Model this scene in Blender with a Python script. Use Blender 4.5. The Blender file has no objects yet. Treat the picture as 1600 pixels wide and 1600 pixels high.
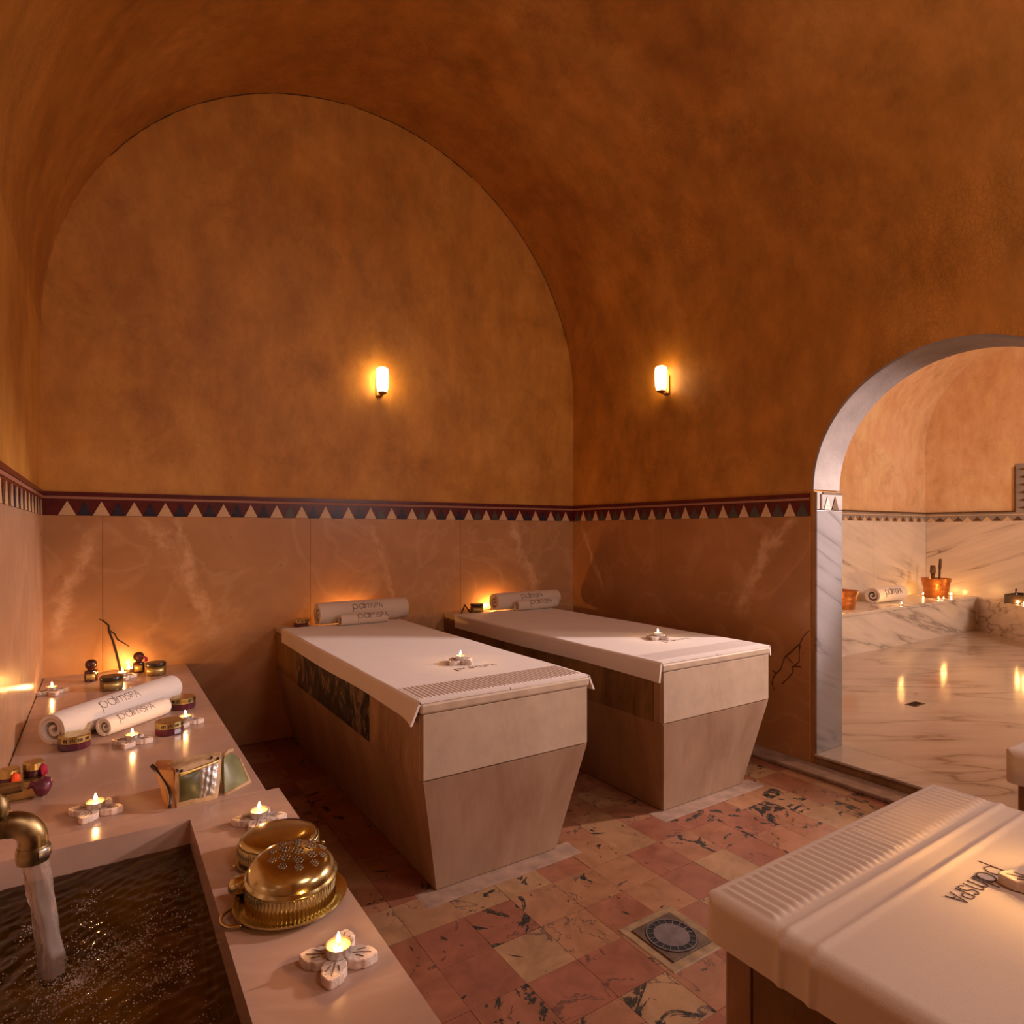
import bpy, bmesh, math, random
from mathutils import Vector, Matrix
random.seed(7)
SC = bpy.context.scene
COL = SC.collection
PI = math.pi

# ------------------------------------------------------------------ camera
cam_d = bpy.data.cameras.new('camera')
cam_d.sensor_width = 36.0
cam_d.lens = 36.0 * 975.27 / 1600.0
cam_d.shift_y = 0.0192
cam_d.clip_start = 0.02
cam = bpy.data.objects.new('camera', cam_d)
COL.objects.link(cam)
cam.location = (0, 0, 1.25)
cam.rotation_euler = (PI / 2, 0, -math.radians(33.297))
SC.camera = cam

# ------------------------------------------------------------------ world, view, lights
W_ = bpy.data.worlds.new('world')
SC.world = W_
W_.use_nodes = True
W_.node_tree.nodes['Background'].inputs[0].default_value = (0.9, 0.55, 0.35, 1)
W_.node_tree.nodes['Background'].inputs[1].default_value = 0.02
vs = SC.view_settings
vs.view_transform = 'Standard'
vs.look = 'None'
vs.gamma = 1.0
vs.exposure = -0.1
vs.use_curve_mapping = False
SC.cycles.use_denoising = True
SC.cycles.max_bounces = 7
SC.cycles.diffuse_bounces = 5
SC.cycles.use_adaptive_sampling = True
SC.cycles.adaptive_threshold = 0.025
SC.cycles.sample_clamp_indirect = 4.0
SC.cycles.caustics_reflective = False
SC.cycles.caustics_refractive = False


def aim(o, target):
    d = Vector(target) - o.location
    o.rotation_euler = d.to_track_quat('-Z', 'Y').to_euler()


def area_light(name, loc, target, size, power, color):
    l = bpy.data.lights.new(name, 'AREA')
    l.shape = 'DISK'
    l.size = size
    l.energy = power
    l.color = color
    o = bpy.data.objects.new(name, l)
    COL.objects.link(o)
    o.location = loc
    aim(o, target)
    return o


def spot_light(name, loc, target, size, blend, radius, power, color):
    l = bpy.data.lights.new(name, 'SPOT')
    l.spot_size = math.radians(size)
    l.spot_blend = blend
    l.shadow_soft_size = radius
    l.energy = power
    l.color = color
    o = bpy.data.objects.new(name, l)
    COL.objects.link(o)
    o.location = loc
    aim(o, target)
    return o


KEY = (1.0, 0.77, 0.71)
spot_light('hall_spot_lamp', (5.3, 0.52, 2.35), (3.0, 1.25, 1.48), 46, 0.4, 0.09, 780, KEY)
area_light('hall_near_fill', (6.4, -0.9, 2.3), (6.6, 3.77, 1.7), 0.9, 120, (1.0, 0.74, 0.56))  # unseen fill, added to brighten the hall walls
area_light('rear_right_fill', (2.85, -0.85, 2.2), (0.5, 2.4, 2.0), 0.45, 22, (1.0, 0.76, 0.68))  # unseen fill added behind the camera for bed fronts and left wall
area_light('rear_top_fill', (1.5, -0.7, 3.4), (1.2, 1.6, 1.4), 0.9, 24, (1.0, 0.73, 0.58))  # added overhead fill; the vault has no opening here

# ------------------------------------------------------------------ mesh helpers


class MB:
    """collects shapes, then links them as ONE mesh object"""

    def __init__(self):
        self.v = []
        self.f = []

    def add(self, vs_, fs_, M=None):
        n = len(self.v)
        if M is not None:
            vs_ = [M @ Vector(p) for p in vs_]
        self.v += [tuple(p) for p in vs_]
        self.f += [tuple(i + n for i in f) for f in fs_]
        return self

    def box(self, x0, x1, y0, y1, z0, z1, M=None):
        return self.frustum((x0, x1, y0, y1, z0), (x0, x1, y0, y1, z1), M)

    def frustum(self, b, t, M=None):
        v = [(b[0], b[2], b[4]), (b[1], b[2], b[4]), (b[1], b[3], b[4]), (b[0], b[3], b[4]),
             (t[0], t[2], t[4]), (t[1], t[2], t[4]), (t[1], t[3], t[4]), (t[0], t[3], t[4])]
        f = [(0, 3, 2, 1), (4, 5, 6, 7), (0, 1, 5, 4), (1, 2, 6, 5), (2, 3, 7, 6), (3, 0, 4, 7)]
        return self.add(v, f, M)

    def lathe(self, prof, seg=32, M=None, flute=None, a0=0.0, a1=2 * PI):
        full = abs(a1 - a0 - 2 * PI) < 1e-6
        v, f = [], []
        n = len(prof)
        cols = seg if full else seg + 1
        for j in range(cols):
            a = a0 + (a1 - a0) * j / seg
            for i, (r, z) in enumerate(prof):
                rr = r + (flute(i, a) if flute else 0.0)
                v.append((rr * math.cos(a), rr * math.sin(a), z))
        for j in range(seg):
            k = (j + 1) % cols
            for i in range(n - 1):
                f.append((j * n + i, k * n + i, k * n + i + 1, j * n + i + 1))
        if full and prof[0] != prof[-1]:
            if prof[0][0] > 1e-6:
                f.append(tuple(j * n for j in range(seg))[::-1])
            if prof[-1][0] > 1e-6:
                f.append(tuple(j * n + n - 1 for j in range(seg)))
        return self.add(v, f, M)

    def tube(self, pts, r, seg=8, M=None, closed=False, cap=True):
        pts = [Vector(p) for p in pts]
        n = len(pts)
        rs = r if isinstance(r, (list, tuple)) else [r] * n
        v, f = [], []
        prev = None
        for i, p in enumerate(pts):
            if closed:
                t = (pts[(i + 1) % n] - pts[i - 1]).normalized()
            else:
                t = (pts[min(i + 1, n - 1)] - pts[max(i - 1, 0)]).normalized()
            if prev is None:
                a = Vector((0, 0, 1)) if abs(t.z) < 0.9 else Vector((1, 0, 0))
                u = t.cross(a).normalized()
            else:
                u = (prev - t * prev.dot(t))
                u = u.normalized() if u.length > 1e-9 else t.orthogonal().normalized()
            prev = u
            w = t.cross(u)
            for k in range(seg):
                an = 2 * PI * k / seg
                v.append(p + (u * math.cos(an) + w * math.sin(an)) * rs[i])
        m = n if closed else n - 1
        for i in range(m):
            i2 = (i + 1) % n
            for k in range(seg):
                k2 = (k + 1) % seg
                f.append((i * seg + k, i * seg + k2, i2 * seg + k2, i2 * seg + k))
        if cap and not closed:
            f.append(tuple(range(seg))[::-1])
            f.append(tuple((n - 1) * seg + k for k in range(seg)))
        return self.add(v, f, M)

    def prism(self, poly, z0, z1, M=None):
        n = len(poly)
        v = [(p[0], p[1], z0) for p in poly] + [(p[0], p[1], z1) for p in poly]
        f = [tuple(range(n))[::-1], tuple(range(n, 2 * n))]
        f += [(i, (i + 1) % n, n + (i + 1) % n, n + i) for i in range(n)]
        return self.add(v, f, M)

    def grid(self, fn, nu, nv, M=None):
        v = [fn(i / nu, j / nv) for j in range(nv + 1) for i in range(nu + 1)]
        f = [(j * (nu + 1) + i, j * (nu + 1) + i + 1, (j + 1) * (nu + 1) + i + 1, (j + 1) * (nu + 1) + i)
             for j in range(nv) for i in range(nu)]
        return self.add(v, f, M)

    def ball(self, c, r, seg=8, rings=5, sc=(1, 1, 1)):
        prof = [(r * math.sin(PI * i / rings), -r * math.cos(PI * i / rings)) for i in range(rings + 1)]
        M = Matrix.Translation(c) @ Matrix.Diagonal((sc[0], sc[1], sc[2], 1))
        return self.lathe(prof, seg, M)

    def mesh(self, name, smooth=False):
        me = bpy.data.meshes.new(name)
        me.from_pydata(self.v, [], self.f)
        bm = bmesh.new()
        bm.from_mesh(me)
        bmesh.ops.remove_doubles(bm, verts=bm.verts, dist=1e-6)
        bmesh.ops.recalc_face_normals(bm, faces=bm.faces)
        bm.to_mesh(me)
        bm.free()
        if smooth is not False:
            me.polygons.foreach_set('use_smooth', [True] * len(me.polygons))
            if smooth is not True:
                me.set_sharp_from_angle(angle=math.radians(smooth))
        me.update()
        return me

    def build(self, name, mat, parent=None, smooth=False, bevel=0.0, world=False, seg=2):
        if world and parent is not None:
            off = wloc(parent)
            self.v = [(p[0] - off.x, p[1] - off.y, p[2] - off.z) for p in self.v]
        me = self.mesh(name, smooth)
        return link(name, me, mat, parent, bevel, seg)


def wloc(o):
    l = Vector((0, 0, 0))
    while o is not None:
        l = l + o.location
        o = o.parent
    return l


def link(name, me, mat, parent=None, bevel=0.0, seg=2):
    if mat is not None and len(me.materials) == 0:
        me.materials.append(mat)
    o = bpy.data.objects.new(name, me)
    COL.objects.link(o)
    if parent is not None:
        o.parent = parent
    if bevel > 0:
        m = o.modifiers.new('bevel', 'BEVEL')
        m.width = bevel
        m.segments = seg
        m.limit_method = 'ANGLE'
        m.angle_limit = math.radians(40)
    return o


def thing(name, label, cat, loc=(0, 0, 0), rz=0.0, group=None):
    o = bpy.data.objects.new(name, None)
    o.empty_display_size = 0.05
    COL.objects.link(o)
    o.location = loc
    o.rotation_euler = (0, 0, rz)
    o['label'] = label
    o['category'] = cat
    if group:
        o['group'] = group
    return o


def struct(o):
    o['kind'] = 'structure'
    return o


def copy_thing(root, loc, rz, label, group=None):
    r = root.copy()
    COL.objects.link(r)
    r.location = loc
    r.rotation_euler = (0, 0, rz)
    r['label'] = label
    if group:
        r['group'] = group
    for ch in list(root.children):
        c = ch.copy()
        COL.objects.link(c)
        c.parent = r
        for g in list(ch.children):
            d = g.copy()
            COL.objects.link(d)
            d.parent = c
    return r


# ------------------------------------------------------------------ materials


class NT:
    def __init__(self, name):
        self.m = bpy.data.materials.new(name)
        self.m.use_nodes = True
        self.t = self.m.node_tree
        self.b = self.t.nodes['Principled BSDF']

    def n(self, typ, **kw):
        nd = self.t.nodes.new(typ)
        for k, v in kw.items():
            if k.startswith('i_'):
                nd.inputs[k[2:].replace('_', ' ')].default_value = v
            else:
                setattr(nd, k, v)
        return nd

    def l(self, a, b):
        self.t.links.new(a, b)

    def coord(self, scale=(1, 1, 1), rot=(0, 0, 0), rnd=False):
        tc = self.n('ShaderNodeTexCoord')
        src = tc.outputs['Object']
        if rnd:
            oi = self.n('ShaderNodeObjectInfo')
            mu = self.n('ShaderNodeVectorMath', operation='SCALE')
            cv = self.n('ShaderNodeCombineXYZ')
            self.l(oi.outputs['Random'], cv.inputs[0])
            self.l(oi.outputs['Random'], cv.inputs[1])
            self.l(oi.outputs['Random'], cv.inputs[2])
            self.l(cv.outputs[0], mu.inputs[0])
            mu.inputs['Scale'].default_value = 57.0
            ad = self.n('ShaderNodeVectorMath', operation='ADD')
            self.l(src, ad.inputs[0])
            self.l(mu.outputs[0], ad.inputs[1])
            src = ad.outputs[0]
        mp = self.n('ShaderNodeMapping')
        mp.inputs['Scale'].default_value = scale
        mp.inputs['Rotation'].default_value = rot
        self.l(src, mp.inputs['Vector'])
        return mp.outputs['Vector']

    def noise(self, vec, scale, detail=4, rough=0.55, dist=0.0):
        nd = self.n('ShaderNodeTexNoise')
        nd.inputs['Scale'].default_value = scale
        nd.inputs['Detail'].default_value = detail
        nd.inputs['Roughness'].default_value = rough
        nd.inputs['Distortion'].default_value = dist
        self.l(vec, nd.inputs['Vector'])
        return nd.outputs['Fac']

    def ramp(self, fac, stops, interp='LINEAR'):
        r = self.n('ShaderNodeValToRGB')
        r.color_ramp.interpolation = interp
        els = r.color_ramp.elements
        while len(els) < len(stops):
            els.new(0.5)
        for e, (p, c) in zip(els, stops):
            e.position = p
            e.color = (c[0], c[1], c[2], 1)
        self.l(fac, r.inputs[0])
        return r.outputs[0]

    def mix(self, fac, a, b, blend='MIX'):
        m = self.n('ShaderNodeMix', data_type='RGBA', blend_type=blend)
        for s, val in ((m.inputs[0], fac), (m.inputs[6], a), (m.inputs[7], b)):
            if isinstance(val, bpy.types.NodeSocket):
                self.l(val, s)
            elif isinstance(val, (int, float)):
                s.default_value = val
            else:
                s.default_value = (val[0], val[1], val[2], 1)
        return m.outputs[2]

    def math(self, op, a, b=None, clamp=False):
        m = self.n('ShaderNodeMath', operation=op, use_clamp=clamp)
        for s, val in ((m.inputs[0], a), (m.inputs[1], b)):
            if val is None:
                continue
            if isinstance(val, bpy.types.NodeSocket):
                self.l(val, s)
            else:
                s.default_value = val
        return m.outputs[0]

    def bump(self, h, strength=0.2, dist=0.01):
        b = self.n('ShaderNodeBump')
        b.inputs['Strength'].default_value = strength
        b.inputs['Distance'].default_value = dist
        self.l(h, b.inputs['Height'])
        self.l(b.outputs[0], self.b.inputs['Normal'])

    def out(self, col=None, rough=0.5, metal=0.0, spec=None):
        if col is not None:
            if isinstance(col, bpy.types.NodeSocket):
                self.l(col, self.b.inputs['Base Color'])
            else:
                self.b.inputs['Base Color'].default_value = (col[0], col[1], col[2], 1)
        if isinstance(rough, bpy.types.NodeSocket):
            self.l(rough, self.b.inputs['Roughness'])
        else:
            self.b.inputs['Roughness'].default_value = rough
        self.b.inputs['Metallic'].default_value = metal
        if spec is not None:
            self.b.inputs['Specular IOR Level'].default_value = spec
        return self.m


def simple(name, col, rough=0.5, metal=0.0, nscale=0, var=0.25, bump=0.0, bscale=80, spec=None):
    t = NT(name)
    c = col
    if nscale:
        f = t.noise(t.coord(), nscale, 5)
        lo = [x * (1 - var) for x in col]
        hi = [min(1, x * (1 + var)) for x in col]
        c = t.ramp(f, [(0.3, lo), (0.7, hi)])
    if bump:
        t.bump(t.noise(t.coord(), bscale, 3), bump, 0.004)
    return t.out(c, rough, metal, spec)


def plaster(name, dark, mid, light, crackle=True, rough=0.5):
    t = NT(name)
    v = t.coord()
    f = t.noise(v, 0.9, 9, 0.62, 0.6)
    c = t.ramp(f, [(0.30, dark), (0.5, mid), (0.70, light)])
    f2 = t.noise(t.coord((1.0, 1.0, 0.5)), 5.5, 8, 0.7)
    c = t.mix(0.75, c, t.ramp(f2, [(0.33, (0.36, 0.36, 0.36)), (0.66, (0.66, 0.64, 0.62))]), 'OVERLAY')
    # darker worn blotches with broken edges
    f3 = t.noise(v, 2.3, 10, 0.75, 0.3)
    w = t.ramp(f3, [(0.54, (0, 0, 0)), (0.70, (1, 1, 1))])
    c = t.mix(t.math('MULTIPLY', w, 0.45), c, [x * 0.55 for x in dark])
    fine = t.noise(v, 60, 4, 0.7)
    if crackle:
        vo = t.n('ShaderNodeTexVoronoi', feature='DISTANCE_TO_EDGE')
        vo.inputs['Scale'].default_value = 42
        t.l(v, vo.inputs['Vector'])
        cr = t.ramp(vo.outputs[0], [(0.0, (0, 0, 0)), (0.16, (1, 1, 1))])
        msk = t.ramp(t.noise(v, 1.7, 4), [(0.5, (0, 0, 0)), (0.62, (1, 1, 1))])
        c = t.mix(t.math('MULTIPLY', msk, 0.20), c, t.mix(cr, [x * 0.6 for x in dark], c))
        h = t.math('ADD', fine, t.math('MULTIPLY', t.math('MULTIPLY', cr, msk), 0.6))
    else:
        h = fine
    t.bump(h, 0.22, 0.004)
    return t.out(c, rough, 0, 0.35)


def dado(name, base, pale, dark, bands=(), plane='xz', rough=0.28, rnd=True):
    """polished veined marble slab; bands are real pale veins at their own place on the slab"""
    t = NT(name)
    v = t.coord(rnd=rnd)
    f = t.noise(v, 2.2, 8, 0.6, 0.9)
    c = t.ramp(f, [(0.3, [x * 0.86 for x in base]), (0.5, base), (0.72, [min(1, x * 1.2) for x in base])])
    # cloudy veins
    f2 = t.noise(v, 1.5, 5, 0.5, 1.6)
    a = t.math('ABSOLUTE', t.math('SUBTRACT', f2, 0.5))
    vein = t.ramp(a, [(0.0, (1, 1, 1)), (0.035, (0, 0, 0))])
    c = t.mix(t.math('MULTIPLY', vein, 0.25), c, pale)
    # specks
    f3 = t.noise(v, 9, 6, 0.7)
    c = t.mix(t.math('MULTIPLY', t.ramp(f3, [(0.66, (0, 0, 0)), (0.74, (1, 1, 1))]), 0.5), c, dark)
    if bands:
        tc = t.n('ShaderNodeTexCoord')
        sp = t.n('ShaderNodeSeparateXYZ')
        t.l(tc.outputs['Object'], sp.inputs[0])
        U = sp.outputs[0 if plane == 'xz' else 1]
        Z = sp.outputs[2]
        wob = t.math('MULTIPLY', t.math('SUBTRACT', t.noise(tc.outputs['Object'], 5, 8, 0.7), 0.5), 0.26)
        wsp = t.ramp(t.noise(tc.outputs['Object'], 9, 8, 0.75), [(0.36, (0, 0, 0)), (0.62, (0.5, 0.5, 0.5))])
        for (p0, p1, wd, st) in bands:
            dx, dz = p1[0] - p0[0], p1[1] - p0[1]
            L = math.hypot(dx, dz)
            dx, dz = dx / L, dz / L
            q = t.math('ADD', t.math('MULTIPLY', U, -dz), t.math('MULTIPLY', Z, dx))
            q = t.math('SUBTRACT', q, -dz * p0[0] + dx * p0[1])
            q = t.math('ABSOLUTE', t.math('ADD', q, wob))
            s = t.math('ADD', t.math('MULTIPLY', U, dx), t.math('MULTIPLY', Z, dz))
            s = t.math('SUBTRACT', s, dx * p0[0] + dz * p0[1])
            m1 = t.n('ShaderNodeMapRange', interpolation_type='SMOOTHSTEP')
            m1.inputs['From Min'].default_value = -0.04
            m1.inputs['From Max'].default_value = 0.08
            t.l(s, m1.inputs['Value'])
            m2 = t.n('ShaderNodeMapRange', interpolation_type='SMOOTHSTEP')
            m2.inputs['From Min'].default_value = L + 0.04
            m2.inputs['From Max'].default_value = L - 0.08
            t.l(s, m2.inputs['Value'])
            ins = t.math('MULTIPLY', m1.outputs[0], m2.outputs[0])
            mr = t.n('ShaderNodeMapRange', interpolation_type='SMOOTHSTEP')
            mr.inputs['From Min'].default_value = wd
            mr.inputs['From Max'].default_value = 0.0
            t.l(q, mr.inputs['Value'])
            mm = t.math('MULTIPLY', t.math('MULTIPLY', mr.outputs[0], ins), t.math('MULTIPLY', wsp, st * 2.6), True)
            c = t.mix(mm, c, pale)
    t.bump(t.noise(v, 40, 3), 0.05, 0.002)
    return t.out(c, rough, 0, 0.45)


def veined(name, base, vein, scale=1.2, rot=(0, 0, 0.6), stretch=(1, 4, 4), rough=0.2, amount=0.8, dark=None):
    """white stone with long streaks"""
    t = NT(name)
    tc = t.n('ShaderNodeTexCoord')
    mp = t.n('ShaderNodeMapping', vector_type='TEXTURE')
    mp.inputs['Scale'].default_value = stretch
    mp.inputs['Rotation'].default_value = rot
    t.l(tc.outputs['Object'], mp.inputs['Vector'])
    v = mp.outputs['Vector']
    f = t.noise(v, scale, 4, 0.5, 0.25)
    a = t.math('ABSOLUTE', t.math('SUBTRACT', f, 0.5))
    k = t.ramp(a, [(0.0, (1, 1, 1)), (0.010, (0.35, 0.35, 0.35)), (0.05, (0, 0, 0))])
    k = t.math('MULTIPLY', k, t.ramp(t.noise(tc.outputs['Object'], 1.6, 3), [(0.36, (0, 0, 0)), (0.52, (1, 1, 1))]))
    f2 = t.noise(v, scale * 2.7, 6, 0.6, 0.3)
    c = t.ramp(f2, [(0.3, [x * 0.84 for x in base]), (0.6, base)])
    c = t.mix(t.math('MULTIPLY', k, amount), c, vein)
    return t.out(c, rough, 0, 0.5)


M = {}
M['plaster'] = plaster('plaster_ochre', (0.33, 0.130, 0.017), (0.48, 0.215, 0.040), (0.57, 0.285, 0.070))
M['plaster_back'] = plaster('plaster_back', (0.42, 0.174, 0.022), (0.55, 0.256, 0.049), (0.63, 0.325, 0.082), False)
M['plaster_left'] = plaster('plaster_left', (0.46, 0.20, 0.055), (0.56, 0.275, 0.09), (0.62, 0.34, 0.13), False)
M['plaster_hall'] = plaster('plaster_hall', (0.64, 0.38, 0.19), (0.72, 0.48, 0.28), (0.78, 0.55, 0.36), False)
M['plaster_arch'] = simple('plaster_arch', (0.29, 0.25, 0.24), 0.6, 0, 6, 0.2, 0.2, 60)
DB, DP, DD = (0.50, 0.27, 0.13), (0.72, 0.47, 0.28), (0.16, 0.09, 0.04)
M['dado'] = dado('dado_marble', DB, DP, DD)
M['dado_a'] = dado('dado_marble_a', DB, DP, DD, [((-0.02, 1.22), (-0.14, 1.0), 0.055, 1.0), ((-0.12, 1.06), (-0.20, 0.70), 0.06, 1.0)], rnd=False)
M['dado_b'] = dado('dado_marble_b', DB, DP, DD, [((0.17, 1.32), (0.34, 1.10), 0.05, .9), ((0.33, 1.33), (0.42, 1.0), 0.045, .9), ((0.36, 1.10), (0.55, 0.64), 0.055, 1.0)], rnd=False)
M['dado_c'] = dado('dado_marble_c', DB, DP, DD, [((1.5, 1.3), (1.62, 0.75), 0.03, .5)], rnd=False)
M['dado_d'] = dado('dado_marble_d', DB, DP, DD, [((2.55, 1.33), (2.80, 0.80), 0.055, .9)], rnd=False)
M['dado_e'] = dado('dado_marble_e', (0.42, 0.20, 0.075), (0.60, 0.36, 0.18), DD, [((3.80, 1.30), (3.55, 0.8), 0.04, .8)], 'yz', rnd=False)
M['dado_f'] = dado('dado_marble_f', (0.42, 0.20, 0.075), (0.62, 0.38, 0.20), DD, [((1.98, 1.33), (2.24, 1.05), 0.045, .9), ((2.15, 1.25), (2.36, 0.75), 0.055, 1.0)], 'yz', rnd=False)
M['dado_left'] = dado('dado_marble_left', (0.56, 0.34, 0.21), (0.70, 0.5, 0.36), DD, rough=0.22)
M['zel_red'] = simple('glazed_red', (0.10, 0.010, 0.012), 0.3, 0, 30, 0.3)
M['zel_cream'] = simple('glazed_cream', (0.66, 0.47, 0.29), 0.35, 0, 30, 0.12)
M['zel_blue'] = simple('glazed_blue', (0.028, 0.030, 0.060), 0.25, 0, 25, 0.5)
M['zel_grey'] = simple('glazed_grey', (0.075, 0.075, 0.068), 0.3, 0, 25, 0.3)
M['zel_brown'] = simple('glazed_brown', (0.12, 0.055, 0.018), 0.3, 0, 25, 0.3)
M['grout_line'] = simple('pale_line', (0.36, 0.16, 0.11), 0.5)
M['grout'] = simple('grout', (0.19, 0.085, 0.048), 0.8, 0, 12, 0.3)
M['bench_top'] = dado('bench_marble', (0.47, 0.325, 0.265), (0.60, 0.45, 0.38), (0.33, 0.18, 0.11), rough=0.2, rnd=False)
M['bench_side'] = simple('bench_side', (0.42, 0.24, 0.13), 0.5, 0, 4, 0.3)
M['basin_in'] = simple('basin_stone', (0.46, 0.36, 0.17), 0.45, 0, 9, 0.5)
M['hall_marble'] = veined('hall_marble', (0.74, 0.66, 0.60), (0.24, 0.20, 0.19), 1.0, (0, 0.30, 0), (2.6, 0.5, 0.33), 0.22)
M['hall_marble_end'] = veined('hall_marble_end', (0.74, 0.62, 0.52), (0.22, 0.13, 0.09), 1.0, (-0.38, 0, 0), (0.5, 2.4, 0.22), 0.22, 0.9)
M['hall_floor'] = veined('hall_floor', (0.52, 0.44, 0.39), (0.17, 0.11, 0.08), 1.0, (0, 0, -0.62), (1.7, 0.36, 0.5), 0.14, 0.85)
M['jamb'] = veined('jamb_marble', (0.33, 0.315, 0.33), (0.12, 0.11, 0.12), 1.0, (0, 0.4, 0), (2.2, 0.6, 0.22), 0.25, 0.8)
M['skirt'] = simple('lime_edge', (0.29, 0.19, 0.14), 0.6, 0, 14, 0.3)


def floor_mat():
    t = NT('floor_marble')
    oi = t.n('ShaderNodeObjectInfo')
    base = t.ramp(oi.outputs['Random'], [(0.0, (0.255, 0.100, 0.055)), (0.20, (0.285, 0.138, 0.070)), (0.40, (0.235, 0.086, 0.050)),
                                         (0.60, (0.30, 0.170, 0.088)), (0.72, (0.270, 0.120, 0.064)), (0.90, (0.290, 0.155, 0.080))], 'CONSTANT')
    v = t.coord(rnd=True)
    c = t.mix(0.8, base, t.ramp(t.noise(v, 8, 8, 0.68, 0.8), [(0.3, (0.33, 0.32, 0.31)), (0.7, (0.66, 0.67, 0.67))]), 'OVERLAY')
    # black-green breccia patches with sharp edges, on some tiles
    f = t.noise(v, 4.6, 9, 0.66, 3.2)
    r2 = t.math('FRACT', t.math('MULTIPLY', oi.outputs['Random'], 17.37))
    th = t.math('ADD', t.math('MULTIPLY', r2, 0.14), 0.552)
    k = t.math('GREATER_THAN', f, th)
    inner = t.ramp(t.noise(v, 45, 7, 0.8, 1.5), [(0.50, (0.014, 0.015, 0.013)), (0.58, (0.055, 0.045, 0.035)), (0.66, (0.20, 0.14, 0.10))])
    c = t.mix(k, c, inner)
    # thin dark veins
    f2 = t.noise(v, 3.2, 6, 0.6, 0.9)
    a = t.math('ABSOLUTE', t.math('SUBTRACT', f2, 0.44))
    vk = t.math('MULTIPLY', t.math('LESS_THAN', a, 0.007), t.math('GREATER_THAN', t.noise(v, 6, 2), 0.50))
    c = t.mix(t.math('MULTIPLY', vk, 0.7), c, (0.06, 0.035, 0.03))
    t.bump(t.noise(v, 30, 4), 0.08, 0.002)
    ro = t.ramp(t.noise(v, 12, 3), [(0.3, (0.30, 0.30, 0.30)), (0.7, (0.5, 0.5, 0.5))])
    return t.out(c, ro, 0, 0.45)


M['tile'] = floor_mat()


def bed_mat(name, base, stain, amount, vertical=True):
    t = NT(name)
    v = t.coord((1, 1, 0.22) if vertical else (1, 1, 1))
    f = t.noise(v, 9, 8, 0.65, 0.3)
    c = t.ramp(f, [(0.3, [x * 0.8 for x in base]), (0.65, base)])
    f2 = t.noise(t.coord((1.6, 1.6, 0.5)), 3.2, 9, 0.7, 0.5)
    c = t.mix(t.math('MULTIPLY', t.ramp(f2, [(0.45, (0, 0, 0)), (0.68, (1, 1, 1))]), amount), c, stain)
    t.bump(t.noise(v, 30, 6), 0.12, 0.003)
    return t.out(c, 0.5, 0, 0.3)


M['bed_base'] = bed_mat('bed_plaster', (0.40, 0.25, 0.14), (0.24, 0.12, 0.05), 0.7)
M['bed_upper'] = bed_mat('bed_upper', (0.40, 0.24, 0.13), (0.18, 0.085, 0.035), 0.8)
M['bed_front'] = bed_mat('bed_front', (0.54, 0.41, 0.31), (0.40, 0.28, 0.19), 0.6, False)
M['bed_front_low'] = bed_mat('bed_front_low', (0.42, 0.275, 0.185), (0.27, 0.15, 0.09), 0.7)
M['bed_top'] = simple('bed_slab', (0.52, 0.40, 0.30), 0.4, 0, 12, 0.2)


def breccia():
    t = NT('black_veined_marble')
    v = t.coord((1, 1, 0.7))
    f = t.noise(v, 7, 9, 0.72, 1.2)
    c = t.ramp(f, [(0.42, (0.012, 0.010, 0.010)), (0.52, (0.06, 0.04, 0.028)), (0.56, (0.30, 0.20, 0.12)), (0.62, (0.05, 0.035, 0.02)), (0.72, (0.24, 0.14, 0.07))])
    return t.out(c, 0.35)


M['breccia'] = breccia()
M['brown_panel'] = bed_mat('brown_stone', (0.28, 0.15, 0.05), (0.10, 0.05, 0.015), 0.9)


def towel_mat(name='white_terry', col=(0.80, 0.73, 0.69)):
    t = NT(name)
    v = t.coord()
    c = t.ramp(t.noise(v, 5, 4), [(0.3, [x * 0.95 for x in col]), (0.7, col)])
    t.bump(t.noise(v, 420, 3, 0.7), 0.35, 0.002)
    t.b.inputs['Sheen Weight'].default_value = 0.25
    t.b.inputs['Sheen Roughness'].default_value = 0.6
    return t.out(c, 0.95, 0, 0.1)


M['towel'] = towel_mat()
M['towel_warm'] = towel_mat('cream_terry', (0.76, 0.66, 0.58))
M['thread'] = simple('grey_thread', (0.13, 0.095, 0.085), 0.8)
M['thread_pale'] = simple('pale_thread', (0.34, 0.25, 0.21), 0.8)
M['alu'] = simple('tealight_metal', (0.72, 0.70, 0.68), 0.3, 1.0)
M['wick'] = simple('wick', (0.02, 0.015, 0.01), 0.9)


def wax_mat():
    t = NT('candle_wax')
    t.b.inputs['Subsurface Weight'].default_value = 0.6
    t.b.inputs['Subsurface Radius'].default_value = (0.02, 0.012, 0.005)
    t.b.inputs['Subsurface Scale'].default_value = 0.6
    return t.out((0.85, 0.50, 0.17), 0.35)


M['wax'] = wax_mat()


def emit(name, col, st):
    m = bpy.data.materials.new(name)
    m.use_nodes = True
    nt = m.node_tree
    nt.nodes.clear()
    e = nt.nodes.new('ShaderNodeEmission')
    e.inputs[0].default_value = (*col, 1)
    e.inputs[1].default_value = st
    o = nt.nodes.new('ShaderNodeOutputMaterial')
    nt.links.new(e.outputs[0], o.inputs[0])
    return m


M['flame'] = emit('flame', (1.0, 0.48, 0.15), 480)
M['flame_head'] = emit('flame_head', (1.0, 0.44, 0.10), 3400)
M['flame_tall'] = emit('flame_tall', (1.0, 0.45, 0.11), 1700)
M['flame_hall'] = emit('flame_hall', (1.0, 0.48, 0.13), 1500)
M['globe'] = emit('sconce_glow', (1.0, 0.60, 0.22), 17)
M['holder'] = simple('carved_plaster', (0.74, 0.63, 0.55), 0.75, 0, 30, 0.3, 0.5, 90)
M['carve'] = simple('carved_groove', (0.20, 0.12, 0.09), 0.8)


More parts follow.
